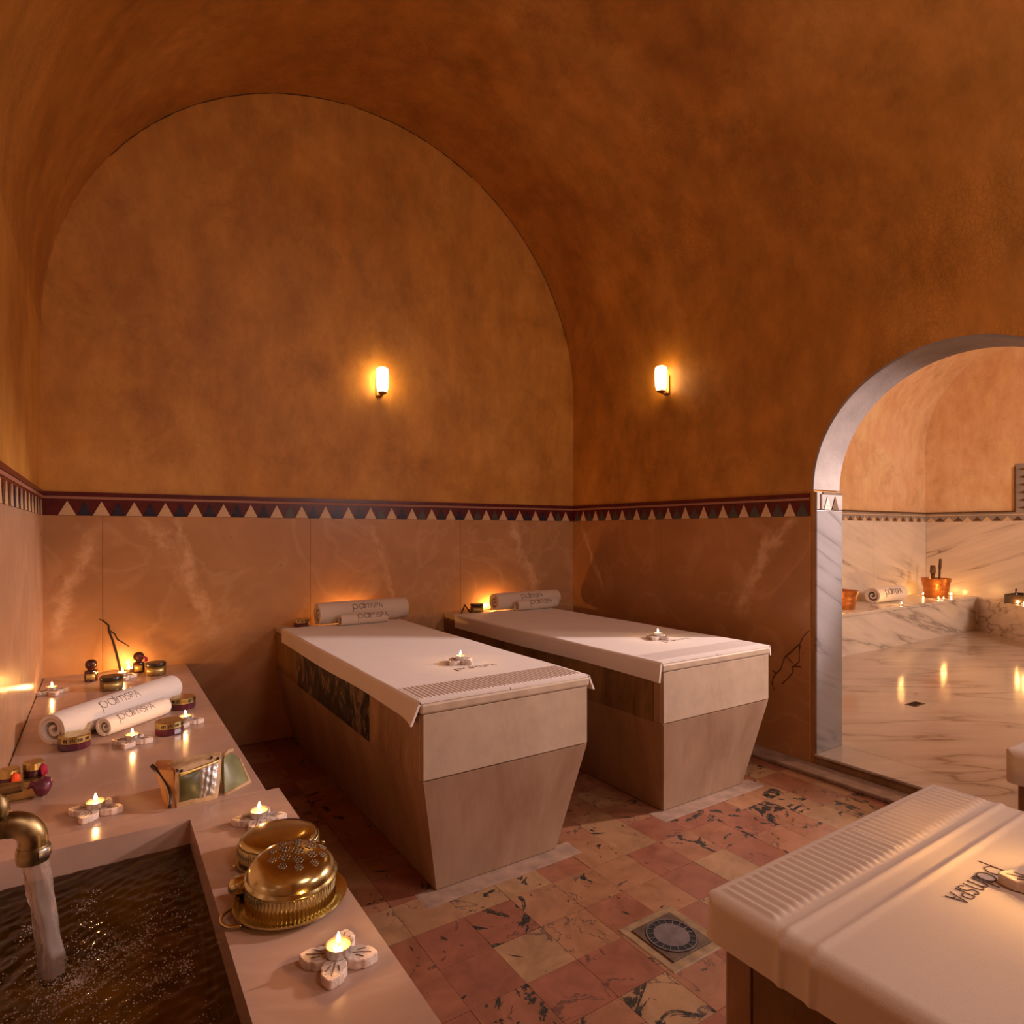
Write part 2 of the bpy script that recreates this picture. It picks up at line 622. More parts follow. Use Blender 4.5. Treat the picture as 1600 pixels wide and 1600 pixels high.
def brass_mat(name, col=(0.66, 0.55, 0.25), rough=0.17, dirt=0.25):
    t = NT(name)
    v = t.coord()
    f = t.noise(v, 14, 6, 0.6)
    c = t.ramp(f, [(0.35, [x * (1 - dirt) for x in col]), (0.65, col)])
    r = t.ramp(t.noise(v, 25, 4), [(0.3, (rough * 0.8,) * 3), (0.7, (rough * 1.5,) * 3)])
    t.bump(t.noise(v, 50, 3), 0.04, 0.002)
    return t.out(c, r, 1.0)


M['brass'] = brass_mat('polished_brass')
M['brass_dark'] = brass_mat('engraved_brass', (0.40, 0.31, 0.21), 0.45, 0.4)
M['brass_old'] = brass_mat('aged_brass', (0.45, 0.33, 0.16), 0.33, 0.65)
M['chrome'] = simple('worn_nickel', (0.6, 0.58, 0.55), 0.3, 1.0, 20, 0.3)
M['gold'] = brass_mat('gold_foil', (0.74, 0.58, 0.24), 0.28, 0.3)
M['purple'] = simple('purple_glass', (0.09, 0.018, 0.035), 0.15)
M['purple_cloth'] = simple('purple_satin', (0.12, 0.018, 0.05), 0.35, 0, 30, 0.4)
M['crimson'] = simple('crimson_tassel', (0.38, 0.010, 0.05), 0.7)
M['orange'] = simple('orange_tassel', (0.85, 0.10, 0.015), 0.6)
M['jar_glass'] = simple('amber_glass', (0.16, 0.085, 0.02), 0.12)
M['jar_lid'] = simple('dark_lid', (0.035, 0.022, 0.014), 0.25)
M['label_gold'] = simple('gold_label', (0.55, 0.42, 0.16), 0.4, 0.6)
M['bottle'] = simple('dark_bottle', (0.05, 0.012, 0.008), 0.08)
M['print'] = simple('dark_print', (0.03, 0.02, 0.02), 0.6)
M['twig'] = simple('twig_bark', (0.05, 0.025, 0.012), 0.9, 0, 60, 0.4)
M['satin_green'] = simple('green_satin', (0.12, 0.115, 0.04), 0.32, 0, 18, 0.45)
M['satin_pale'] = simple('pale_satin', (0.20, 0.21, 0.10), 0.35, 0, 18, 0.3)
M['canvas'] = simple('tan_canvas', (0.52, 0.36, 0.20), 0.75, 0, 40, 0.25, 0.3, 200)
M['foil'] = simple('silver_foil', (0.42, 0.41, 0.42), 0.38, 0.6, 30, 0.3, 0.8, 35)
M['leather'] = simple('dark_leather', (0.035, 0.018, 0.012), 0.35)
M['lining'] = simple('brown_lining', (0.48, 0.22, 0.07), 0.6)
M['copper'] = simple('copper_pail', (0.55, 0.20, 0.05), 0.35, 0.6, 14, 0.3)
M['wood'] = simple('wooden_handle', (0.12, 0.055, 0.02), 0.6)
M['drain'] = simple('drain_metal', (0.15, 0.12, 0.12), 0.45, 0.3, 25, 0.3)
M['drain_plate'] = simple('drain_plate', (0.13, 0.085, 0.055), 0.5, 0.4, 20, 0.4)
M['black'] = simple('drain_shade', (0.008, 0.006, 0.005), 0.9)  # near-black; shade inside the drain openings is put into the colour
M['mortar'] = simple('yellow_mortar', (0.24, 0.15, 0.07), 0.7, 0, 20, 0.35, 0.3, 60)
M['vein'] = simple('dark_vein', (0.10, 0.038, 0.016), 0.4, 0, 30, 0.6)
M['bronze'] = simple('sconce_metal', (0.30, 0.17, 0.06), 0.4, 0.8)


def water_mat(name, tint, fac_add=0.0, body=None, bump=0.0):
    t = NT(name)
    nt = t.t
    nt.nodes.remove(t.b)
    tr = t.n('ShaderNodeBsdfTransparent')
    tr.inputs[0].default_value = (*tint, 1)
    gl = t.n('ShaderNodeBsdfGlossy')
    gl.inputs['Roughness'].default_value = 0.06
    gl.inputs['Color'].default_value = (1, 1, 1, 1)
    fr = t.n('ShaderNodeFresnel')
    fr.inputs['IOR'].default_value = 1.34
    a = tr.outputs[0]
    if body:
        df = t.n('ShaderNodeBsdfDiffuse')
        df.inputs[0].default_value = (*body[0], 1)
        m0 = t.n('ShaderNodeMixShader')
        m0.inputs[0].default_value = body[1]
        t.l(a, m0.inputs[1])
        t.l(df.outputs[0], m0.inputs[2])
        a = m0.outputs[0]
    if bump:
        bp = t.n('ShaderNodeBump')
        bp.inputs['Strength'].default_value = bump
        bp.inputs['Distance'].default_value = 0.01
        t.l(t.noise(t.coord((1, 1, 0.35)), 38, 3), bp.inputs['Height'])
        t.l(bp.outputs[0], gl.inputs['Normal'])
        t.l(bp.outputs[0], fr.inputs['Normal'])
    mx = t.n('ShaderNodeMixShader')
    t.l(t.math('ADD', fr.outputs[0], fac_add, True), mx.inputs[0])
    t.l(a, mx.inputs[1])
    t.l(gl.outputs[0], mx.inputs[2])
    t.l(mx.outputs[0], nt.nodes['Material Output'].inputs[0])
    return t.m


M['water'] = water_mat('basin_water', (0.62, 0.50, 0.27), 0.0, None, 0.18)
M['stream'] = water_mat('falling_water', (0.80, 0.68, 0.58), 0.06, ((0.85, 0.72, 0.65), 0.28), 0.7)
M['foam'] = water_mat('bubbles', (0.75, 0.62, 0.5), 0.06, ((0.9, 0.78, 0.7), 0.45))

# ------------------------------------------------------------------ room dimensions
XL, XR, YB, YF = -0.259, 3.169, 3.926, -1.386     # left, right, back and front (behind camera) walls
XC, R = (XL + XR) / 2, (XR - XL) / 2              # barrel vault
ZS = 2.28                                          # spring line
WT = 0.25                                          # thickness of the wall with the door
YD, RD, ZD = 1.27, 0.64, 1.475                     # arch centre, radius, spring
JH = 0.622                                         # half width between the jambs
ZF = 0.07                                          # floor of the next hall
TZ = 0.515                                         # bench top
BZ = 0.683                                         # bed top
HX, HY0, HY1 = 8.8, -1.3, 3.77                     # hall: end wall, near side, far side

XY_YZ = Matrix(((0, 0, 1, 0), (1, 0, 0, 0), (0, 1, 0, 0), (0, 0, 0, 1)))      # (u,v,w)->(x=w,y=u,z=v)
XY_XZ = Matrix(((1, 0, 0, 0), (0, 0, 1, 0), (0, 1, 0, 0), (0, 0, 0, 1)))      # (u,v,w)->(x=u,y=w,z=v)


def lunette(z0, n=48):
    p = [(XL, z0), (XR, z0)]
    p += [(XC + R * math.cos(PI * i / n), ZS + R * math.sin(PI * i / n)) for i in range(n + 1)]
    return p


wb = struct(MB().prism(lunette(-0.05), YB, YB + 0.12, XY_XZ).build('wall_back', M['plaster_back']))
wf = struct(MB().prism(lunette(-0.05), YF - 0.12, YF, XY_XZ).build('wall_front', M['plaster']))
wl = struct(MB().box(XL - 0.12, XL, YF, YB, -0.05, ZS).build('wall_left', M['plaster_back']))
# right wall with the arched opening
pts = [(YF, -0.05), (YD - JH, -0.05), (YD - JH, ZD - 0.01), (YD - RD, ZD)]
pts += [(YD + RD * math.cos(PI - PI * i / 36), ZD + RD * math.sin(PI - PI * i / 36)) for i in range(1, 36)]
pts += [(YD + RD, ZD), (YD + JH, ZD - 0.01), (YD + JH, -0.05), (YB, -0.05), (YB, ZS), (YF, ZS)]
wr = struct(MB().prism(pts, XR, XR + WT, XY_YZ).build('wall_right', M['plaster']))
# barrel vault: a shell of real thickness
ring = [(XC + R * math.cos(PI * i / 64), ZS + R * math.sin(PI * i / 64)) for i in range(65)]
ring += [(XC + (R + 0.14) * math.cos(PI - PI * i / 64), ZS + (R + 0.14) * math.sin(PI - PI * i / 64)) for i in range(65)]
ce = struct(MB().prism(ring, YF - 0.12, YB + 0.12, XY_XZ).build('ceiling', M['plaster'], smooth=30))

# ------------------------------------------------------------------ floor with marble tiles
fl = struct(MB().box(XL, XR, YF, YB, -0.06, -0.004).build('floor', M['grout']))
TP, TS = 0.178, 0.1768
tile_me = MB().box(-TS / 2, TS / 2, -TS / 2, TS / 2, -0.010, 0).mesh('floor_tile')
tile_me.materials.append(M['tile'])
BED_BASES = [(0.967, 1.499, 1.96, YB), (2.09, 2.66, 1.96, YB)]
rest = MB()
for i in range(0, 16):
    for j in range(-17, 15):
        cx, cy = 0.537 + TP * i - 0.0, 1.51 + TP * j
        if cx + TS / 2 > XR or cy + TS / 2 > YB + 0.05 or cy - TS / 2 < YF:
            continue
        if any(a + 0.1 < cx < b - 0.1 and c + 0.1 < cy < d for a, b, c, d in BED_BASES):
            continue
        if cy < 0.9:
            rest.box(cx - TS / 2, cx + TS / 2, cy - TS / 2, cy + TS / 2, -0.010, 0)
            continue
        o = bpy.data.objects.new('floor_tile', tile_me)
        COL.objects.link(o)
        o.parent = fl
        o.location = (cx, cy, random.uniform(-0.0008, 0.0006))
rs = rest.build('floor_tiles_near', M['tile'], fl)
rs.name = 'floor_tile_field'
rs['kind'] = 'stuff'

# ------------------------------------------------------------------ dado panels and zellige friezes
ZB, ZT = 1.333, 1.455
PT = 0.012


def panel(parent, mat, u0, u1, plane, z0=0.0, z1=ZB, g=0.0008):
    m = MB()
    if plane == 'back':
        m.box(u0 + g, u1 - g, YB - PT, YB, z0, z1)
    elif plane == 'right':
        m.box(XR - PT, XR, u0 + g, u1 - g, z0, z1)
    elif plane == 'left':
        m.box(XL, XL + PT, u0 + g, u1 - g, z0, z1)
    return m.build('dado_panel', mat, parent, bevel=0.0015, world=True, seg=1)


for (a, b, k) in [(XL, 0.002, 'dado_a'), (0.002, 1.077, 'dado_b'), (1.077, 2.131, 'dado_c'), (2.131, XR, 'dado_d')]:
    panel(wb, M[k], a, b, 'back')
for (a, b, k) in [(2.971, YB - PT, 'dado_e'), (YD + RD, 2.971, 'dado_f')]:
    panel(wr, M[k], a, b, 'right')
for (a, b) in [(YF, -0.35), (-0.35, YD - RD)]:
    panel(wr, M['dado'], a, b, 'right')
for (a, b) in [(2.86, YB - PT), (1.80, 2.86), (0.74, 1.80), (-0.32, 0.74), (YF, -0.32)]:
    panel(wl, M['dado_left'], a, b, 'left')
# dark natural vein running through the right-hand slab
vm = MB()
for path in ([(1.916, .721), (1.945, .690), (1.968, .645), (2.01, .60), (2.059, .554), (2.07, .52), (2.082, .485), (2.122, .442), (2.138, .392), (2.12, .36)],
             [(1.968, .640), (1.972, .60), (1.971, .547), (2.009, .510), (2.009, .481), (2.04, .44), (2.075, .405)],
             [(2.000, .515), (1.96, .52)], [(2.11, .455), (2.135, .47)], [(2.045, .56), (2.01, .53)]):
    vm.tube([(XR - PT - 0.0004, a, b) for a, b in path], [0.0055 * (1 - 0.5 * i / len(path)) * random.uniform(.6, 1.2) for i in range(len(path))], 6)
for i, v in enumerate(vm.v):
    vm.v[i] = (XR - PT - 0.0004 + (v[0] - (XR - PT - 0.0004)) * 0.12, v[1], v[2])
vm.build('dark_vein', M['vein'], wr, world=True)
# dark uneven line where the vault meets the back wall
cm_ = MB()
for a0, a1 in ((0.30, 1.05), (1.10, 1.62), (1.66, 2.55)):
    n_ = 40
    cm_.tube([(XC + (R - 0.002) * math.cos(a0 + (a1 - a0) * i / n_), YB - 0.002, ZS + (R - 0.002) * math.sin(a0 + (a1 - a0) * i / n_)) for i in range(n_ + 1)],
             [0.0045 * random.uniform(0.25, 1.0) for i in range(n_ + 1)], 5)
cm_.build('arch_line', M['vein'], wb, world=True)
# pale kerb along the foot of the right wall
struct(MB().box(XR - 0.15, XR - PT, YD + JH - 0.55, YB - PT, 0.0, 0.022).build('baseboard_right', M['skirt'], bevel=0.006))


def frieze(name, plane, u0, u1, first, cols, pitch=0.1468, zb=ZB, zt=ZT, red='zel_red', line='grout_line', hgt=0.074, proud=0.010):
    """band of triangular glazed tiles; each triangle is a piece of its own"""
    def bx(m, a, b, z0, z1, d0, d1):
        if plane == 'back':
            m.box(a, b, YB - d1, YB - d0, z0, z1)
        elif plane == 'right':
            m.box(XR - d1, XR - d0, a, b, z0, z1)
        elif plane == 'left':
            m.box(XL + d0, XL + d1, a, b, z0, z1)
        elif plane == 'hallside':
            m.box(a, b, HY1 - d1, HY1 - d0, z0, z1)
        elif plane == 'hallend':
            m.box(HX - d1, HX - d0, a, b, z0, z1)
        return m
    h = zt - zb
    t = struct(bx(MB(), u0, u1, zb, zt, 0.0, proud).build(name, M[red]))
    bx(MB(), u0, u1, zb + h * 0.70, zb + h * 0.81, proud - 0.002, proud + 0.003).build('pale_strip', M[line], t)
    bx(MB(), u0, u1, zb + h * 0.83, zt, proud - 0.002, proud + 0.004).build('red_strip', M[red], t)
    meshes = {}

    def tri(c):
        if c not in meshes:
            w = pitch * (0.262 if c == 0 else 0.236)
            p = [(-w, 0.0), (w, 0.0), (0.0, hgt)]
            mm = MB()
            Mx = {'back': XY_XZ, 'hallside': XY_XZ}.get(plane, XY_YZ)
            mm.prism(p, -0.0022, 0.0022, Mx)
            meshes[c] = mm.mesh('triangle_tile')
        return meshes[c]
    n = 0
    u = first
    step = pitch / 2 if u1 > first else -pitch / 2
    while (u < u1 - 0.03) and (u > u0 + 0.03):
        ci = n % 2
        mat = M[cols[0]] if ci == 0 else M[random.choice(cols[1:])]
        me = tri(ci)
        o = bpy.data.objects.new('triangle_tile', me)
        if len(me.materials) == 0:
            me.materials.append(mat)
        COL.objects.link(o)
        o.material_slots[0].link = 'OBJECT'
        o.material_slots[0].material = mat
        o.parent = t
        o.location = {'back': (u, YB - proud, zb + 0.001), 'right': (XR - proud, u, zb + 0.001), 'left': (XL + proud, u, zb + 0.001),
                      'hallside': (u, HY1 - proud, zb + 0.001), 'hallend': (HX - proud, u, zb + 0.001)}[plane]
        n += 1
        u += step
    return t


frieze('trim_1', 'back', XL + 0.01, XR - 0.01, -0.149 - 0.0734 + 0.0734, ['zel_cream', 'zel_blue', 'zel_grey', 'zel_blue'])
# the first dark triangle sits left of the first cream one
frieze('trim_2', 'right', YD + RD + 0.005, YB - 0.013, YD + RD + 0.045, ['zel_grey', 'zel_cream'])
frieze('trim_3', 'left', 1.55, YB - 0.013, 1.60, ['zel_cream', 'zel_brown', 'zel_blue'])

# ------------------------------------------------------------------ archway into the next hall
dr = struct(MB().box(XR + 0.004, XR + WT, YD - JH, YD + JH, -0.004, ZF - 0.003).build('door_1', M['bed_upper']))
MB().box(XR - 0.006, XR + WT, YD - JH, YD + JH, ZF - 0.014, ZF).build('threshold', M['hall_floor'], dr, bevel=0.003)
for sgn, yj in ((1, YD + JH), (-1, YD - JH)):
    ya, yb = (yj - 0.012, yj) if sgn > 0 else (yj, yj + 0.012)
    MB().box(XR + 0.001, XR + WT, ya, yb, ZF, 1.365).build('jamb_panel', M['jamb'], dr, bevel=0.003)
    MB().box(XR + 0.002, XR + WT, ya, yb, 1.367, ZD - 0.012).build('capital_panel', M['zel_grey' if False else 'plaster_arch'], dr, bevel=0.003)
    yq = yj - sgn * 0.0125
    MB().box(XR + 0.055, XR + WT - 0.002, min(yq, yq - sgn * .003), max(yq, yq - sgn * .003), 1.452, 1.464).build('dark_strip', M['zel_brown'], dr)
    MB().box(XR + 0.034, XR + 0.046, min(yq, yq - sgn * .003), max(yq, yq - sgn * .003), 1.368, 1.452).build('dark_strip', M['zel_brown'], dr)
    for xc, mt in ((XR + 0.10, 'holder'), (XR + 0.175, 'zel_brown')):
        MB().prism([(xc - 0.033, 1.368), (xc + 0.033, 1.368), (xc, 1.44)], min(yq, yq - sgn * .003), max(yq, yq - sgn * .003), XY_XZ).build('triangle_tile', M[mt], dr)
lin = []
for i in range(37):
    a = PI * i / 36
    lin.append((YD + (RD - 0.012) * math.cos(a), ZD + (RD - 0.012) * math.sin(a)))
lin += [(YD + RD * math.cos(PI - PI * i / 36), ZD + RD * math.sin(PI - PI * i / 36)) for i in range(37)]
MB().prism(lin, XR + 0.0005, XR + WT + 0.002, XY_YZ).build('arch_lining', M['plaster_arch'], dr, smooth=30)

# ------------------------------------------------------------------ the hall beyond
HR, HZ = 1.25, 2.30
HC = HY1 - HR
struct(MB().box(XR + WT, HX, HY0, HY1, -0.05, ZF).build('floor_hall', M['hall_floor']))
hs = struct(MB().box(XR + WT, HX, HY1, HY1 + 0.12, -0.05, HZ + 0.001).build('wall_hall_side', M['plaster_hall']))
he = struct(MB().box(HX, HX + 0.12, HY0 - 0.1, HY1 + 0.12, -0.05, 3.75).build('wall_hall_end', M['plaster_hall']))
struct(MB().box(XR + WT, HX, HY0 - 0.12, HY0, -0.05, 3.75).build('wall_hall_near', M['plaster_hall']))
struct(MB().box(XR + WT, XR + WT + 0.05, HY0, HY1, ZS, 3.75).build('wall_hall_west', M['plaster_hall']))
q = [(HC + HR * math.cos(PI / 2 * i / 28), HZ + HR * math.sin(PI / 2 * i / 28)) for i in range(29)]
q += [(HY0 - 0.1, HZ + HR), (HY0 - 0.1, HZ + HR + 0.12)]
q += [(HC + (HR + 0.12) * math.cos(PI / 2 - PI / 2 * i / 28), HZ + (HR + 0.12) * math.sin(PI / 2 - PI / 2 * i / 28)) for i in range(29)]
struct(MB().prism(q, XR + WT, HX + 0.02, XY_YZ).build('ceiling_hall', M['plaster_hall'], smooth=30))
HB0, HB1 = 1.375, 1.475
for a, b in ((XR + WT, 4.9), (4.9, 6.2), (6.2, 7.5), (7.5, HX)):
    MB().box(a + .002, b - .002, HY1 - 0.012, HY1, ZF, HB0).build('marble_panel', M['hall_marble'], hs, bevel=0.002, seg=1)
for a, b in ((HY0, 0.4), (0.4, 2.1), (2.1, HY1 - 0.012)):
    MB().box(HX - 0.012, HX, a + .002, b - .002, ZF, HB0).build('marble_panel', M['hall_marble_end'], he, bevel=0.002, seg=1)
FC = ['zel_brown', 'zel_cream']
frieze('trim_4', 'hallside', XR + WT, HX - 0.012, 6.6, FC, 0.2, HB0, HB1, 'plaster_arch', 'zel_cream', 0.055)
frieze('trim_5', 'hallend', 0.6, HY1 - 0.012, 1.4, FC, 0.2, HB0, HB1, 'plaster_arch', 'zel_cream', 0.055)
MB_ = MB().box(XR + WT, HX - 0.012, HY1 - 0.02, HY1, HB1, HB1 + 0.018)
struct(MB_.build('trim_6', M['zel_brown']))
struct(MB().box(HX - 0.02, HX, 2.84, HY1 - 0.02, HB1, HB1 + 0.018).build('trim_7', M['zel_brown']))
nb = struct(MB().box(HX - 0.014, HX, 2.66, 2.82, HB1, 2.03).build('trim_8', M['plaster_arch']))
MB().box(HX - 0.02, HX, 2.82, 2.835, HB1, 2.0).build('dark_strip', M['zel_brown'], nb)
for i in range(6):
    z = HB1 + 0.05 + i * 0.088
    MB().prism([(2.68, z - 0.032), (2.68, z + 0.032), (2.80, z)], HX - 0.0165, HX - 0.013, XY_YZ).build('triangle_tile', M[FC[0]], nb)

# raised marble bench along the far side of the hall
HT = 0.472
hb = thing('hall_bench', 'long white grey-veined marble bench along the far wall of the hall beyond the arch', 'bench', (6.1, 3.48, ZF))
MB().box(XR + WT + 0.002, HX - 0.014, 3.215, HY1 - 0.014, ZF, HT - 0.03).build('front_slab', M['hall_marble'], hb, world=True)
MB().box(XR + WT + 0.002, HX - 0.014, 3.20, HY1 - 0.014, HT - 0.03, HT).build('top_slab', M['hall_marble'], hb, world=True, bevel=0.004)
hp = thing('hall_platform', 'angled marble platform in the corner at the end of the hall beyond the arch', 'platform', (8.4, 2.4, ZF))
poly = [(HX - 0.014, 3.19), (7.62, 2.02), (HX - 0.014, 2.02)]
MB().prism(poly, ZF, HT - 0.045).build('front_slab', M['hall_marble_end'], hp, world=True)
MB().prism([(HX - 0.014, 3.195), (7.59, 2.0), (HX - 0.014, 2.0)], HT - 0.045, HT - 0.012).build('top_slab', M['hall_marble_end'], hp, world=True, bevel=0.004)

# ------------------------------------------------------------------ wall lamps


def sconce(loc, rz, label):
    t = thing('wall_lamp', label, 'lamp', loc, rz, 'wall lamps')
    MB().box(-0.022, 0.022, -0.012, 0.0, -0.095, 0.03).build('back_plate', M['bronze'], t, bevel=0.004)
    MB().tube([(0, -0.008, -0.085), (0, -0.03, -0.095), (0, -0.055, -0.092)], 0.009, 8).build('arm', M['bronze'], t, smooth=True)
    cup = [(0.0, -0.092), (0.014, -0.092), (0.022, -0.088), (0.030, -0.078), (0.027, -0.076), (0.0, -0.084)]
    MB().lathe(cup, 24, Matrix.Translation((0, -0.062, 0))).build('cup', M['bronze'], t, smooth=40)
    gl = [(0.0, -0.084), (0.020, -0.080), (0.032, -0.066), (0.038, -0.04), (0.0405, 0.0), (0.0405, 0.055), (0.037, 0.074), (0.024, 0.084), (0.0, 0.086)]
    MB().lathe(gl, 24, Matrix.Translation((0, -0.062, 0))).build('glass_shade', M['globe'], t, smooth=True)
    return t


sl = sconce((1.527, YB, 2.235), 0, 'small glowing wall lamp on the arched back wall above the left bed')
copy_thing(sl, (XR, 2.925, 2.265), -PI / 2, 'small glowing wall lamp on the right wall above the right bed')

# ------------------------------------------------------------------ bench and wash basin along the left wall
bn = thing('marble_bench', 'low pinkish marble bench along the left wall with rolled towels and candles on it', 'bench', (0.07, 2.9, 0))
MB().box(XL + PT + .004, 0.372, 1.872, YB - PT - .004, 0.0, TZ - 0.04).build('bench_body', M['bench_side'], bn, world=True)
MB().box(XL + PT + .002, 0.391, 1.868, YB - PT - .002, TZ - 0.04, TZ).build('top_slab', M['bench_top'], bn, world=True, bevel=0.004)

bs = thing('wash_basin', 'marble wash basin full of dark water under the brass tap', 'basin', (0.08, 1.27, 0))
HX0, HX1, HYa, HYb = -0.20, 0.188, 0.755, 1.785
B0, B1 = 0.672, 1.866
rim = MB()
for (a, b, c, d) in ((HX1, 0.424, B0, B1), (XL + PT + .002, HX0, B0, B1), (HX0, HX1, HYb, B1), (HX0, HX1, B0, HYa)):
    rim.box(a, b, c, d, TZ - 0.075, TZ)
rim.build('rim', M['bench_top'], bs, world=True)
inn = MB()
for (a, b, c, d) in ((HX1, HX1 + 0.03, HYa, HYb), (HX0 - 0.03, HX0, HYa, HYb), (HX0, HX1, HYb, HYb + 0.03), (HX0, HX1, HYa - 0.03, HYa)):
    inn.box(a, b, c, d, 0.08, TZ - 0.075)
inn.box(HX0, HX1, HYa, HYb, 0.20, 0.24)
inn.build('basin_lining', M['basin_in'], bs, world=True)
MB().box(0.33, 0.405, B0 + 0.01, B1 - 0.005, 0.0, TZ - 0.075).build('front_wall', M['bench_side'], bs, world=True)

WZ = 0.452
wt = thing('basin_water', 'dark rippling bath water with foam filling the marble basin', 'water', (0.0, 1.27, WZ))
SX, SY = -0.075, 1.40


def wave(x, y):
    d = math.hypot(x - SX, y - SY)
    z = 0.0016 * math.exp(-d * 4.0) * math.sin(d * 120 + 1.5 * math.sin(x * 31) + 1.2 * math.sin(y * 27)) + 0.0016 * math.exp(-(d / .09) ** 2) * math.sin(x * 210) * math.sin(y * 190)
    z += 0.0005 * math.sin(x * 61 + y * 23) + 0.0004 * math.sin(y * 83 - x * 37) + 0.00042 * math.sin(x * 140 + y * 120) + 0.00048 * math.sin(x * 90 - y * 210 + 3 * math.sin(x * 23)) + 0.0004 * math.sin(x * 190 - y * 150 + 2 * math.sin(y * 40))
    return z


def wf_(u, v):
    x, y = HX0 + (HX1 - HX0) * u, HYa + (HYb - HYa) * v
    return (x, y, WZ + wave(x, y))


MB().grid(wf_, 90, 220).build('water_surface', M['water'], wt, smooth=True, world=True)
fo = MB()
clus = [(random.uniform(-0.14, 0.16), random.uniform(0.95, 1.62), random.uniform(0.006, 0.022), random.uniform(0.02, 0.05), random.uniform(-0.9, 0.9)) for _ in range(34)]
for k in range(3000):
    if k < 1300:
        d, a = abs(random.gauss(0.045, 0.05)), random.uniform(0, 2 * PI)
        x, y = SX + 0.035 + d * math.cos(a) * 1.2, SY - 0.05 + d * math.sin(a) * 1.3
    else:
        cx, cy, sa_, sb_, an = random.choice(clus)
        p_, q_ = random.gauss(0, sa_), random.gauss(0, sb_)
        x, y = cx + p_ * math.cos(an) - q_ * math.sin(an), cy + p_ * math.sin(an) + q_ * math.cos(an)
    if not (HX0 + .01 < x < HX1 - .01 and HYa + .01 < y < HYb - .01):
        continue
    fo.ball((x, y, WZ + wave(x, y)), random.choice([0.0007, 0.0009, 0.0012, 0.0016]), 5, 3)
fo = fo.build('foam', M['foam'], wt, smooth=True, world=True)
fo['kind'] = 'stuff'

# brass tap with its jet
TX, TY, TZZ = -0.105, 1.40, 0.735
tp = thing('brass_tap', 'old brass wall tap pouring water into the basin at the left edge', 'tap', (TX, TY, TZZ))
arc = [(XL + PT + 0.006, TY, TZZ)] + [(TX - 0.05 + t_ * 0.02, TY, TZZ) for t_ in range(0, 2)]
for i in range(9):
    a = PI / 2 * i / 8
    arc.append((TX - 0.032 + 0.034 * math.sin(a), TY, TZZ - 0.034 + 0.034 * math.cos(a)))
arc.append((TX + 0.002, TY, TZZ - 0.05))
MB().tube(arc, [0.021] * 3 + [0.0225] * 9 + [0.0225], 18).build('spout', M['brass_old'], tp, smooth=40, world=True)
MB().lathe([(0.0, 0.0), (0.024, 0.0), (0.0255, 0.006), (0.0255, 0.022), (0.0235, 0.028)], 20, Matrix.Translation((TX + 0.002, TY, TZZ - 0.072))).build('nozzle_collar', M['brass_old'], tp, smooth=40, world=True)
MB().lathe([(0.026, 0.0), (0.0275, 0.003), (0.0275, 0.014), (0.026, 0.018)], 20, Matrix.Translation((TX + 0.002, TY, TZZ - 0.066)), a0=-1.2, a1=1.0).build('worn_plating', M['chrome'], tp, smooth=True, world=True)
MB().lathe([(0.0, 0.0), (0.014, 0.0), (0.019, 0.012), (0.016, 0.03), (0.012, 0.04), (0.012, 0.055), (0.0, 0.057)], 16, Matrix.Translation((TX - 0.047, TY, TZZ + 0.012))).build('valve_stem', M['brass_old'], tp, smooth=40, world=True)
MB().tube([(TX - 0.085, TY + 0.01, TZZ + 0.060), (TX - 0.047, TY, TZZ + 0.064), (TX - 0.012, TY - 0.006, TZZ + 0.066)], [0.008, 0.011, 0.009], 10).build('cross_handle', M['brass_old'], tp, smooth=40, world=True)
MB().lathe([(0.0, 0.0), (0.034, 0.0), (0.034, 0.005), (0.022, 0.012)], 20, Matrix.Translation((XL + PT + 0.001, TY, TZZ)) @ Matrix.Rotation(PI / 2, 4, 'Y')).build('wall_flange', M['brass_old'], tp, smooth=40, world=True)
jp, jr = [], []
for i in range(40):
    s = i / 39
    jp.append((TX + 0.002 + 0.030 * math.sqrt(s) * s ** .3, TY, TZZ - 0.066 - (TZZ - 0.066 - WZ + 0.012) * s))
    jr.append(0.0190 + 0.0018 * math.sin(s * 9) * s)
jet = MB().tube(jp, jr, 20)
jet.v = [(x + 0.0015 * math.sin(z * 75 + y * 330), y + 0.0015 * math.sin(z * 55 + x * 290), z) for x, y, z in jet.v]
jet.build('water_jet', M['stream'], wt, smooth=True, world=True)

# ------------------------------------------------------------------ lettering (drawn as strokes)


def arcp(cx, cy, rx, ry, a0, a1, n=14):
    return [(cx + rx * math.cos(a0 + (a1 - a0) * i / n), cy + ry * math.sin(a0 + (a1 - a0) * i / n)) for i in range(n + 1)]


def glyph_strokes():
    S = []
    x = 0.0
    S += [arcp(x + .5, .5, .5, .5, 0, 2 * PI, 24), [(x, .95), (x, -.6)]]
    x += 1.28
    S += [arcp(x + .5, .5, .5, .5, 0, 2 * PI, 24), [(x + 1.0, 1.0), (x + 1.0, 0)]]
    x += 1.22
    S += [[(x, 1.45), (x, 0)]]
    x += .22
    for k in range(2):
        S += [[(x, 0), (x, .62)] + arcp(x + .28, .62, .28, .38, PI, 0, 10) + [(x + .56, 0)]]
        x += .56
    x += .28
    S += [arcp(x + .27, .78, .25, .25, .35, PI * 1.5, 12) + arcp(x + .27, .27, .27, .27, PI / 2, -PI + .4, 12)]
    x += .76
    S += [[(x, 0), (x, 1.04), (x + .3, 1.04)] + arcp(x + .3, .77, .25, .27, PI / 2, -PI / 2, 10) + [(x, .5)]]
    x += .68
    S += [[(x, 0), (x + .36, 1.04), (x + .72, 0)], [(x + .14, .38), (x + .58, .38)]]
    x += .72
    return S, x


STROKES, TXTW = glyph_strokes()


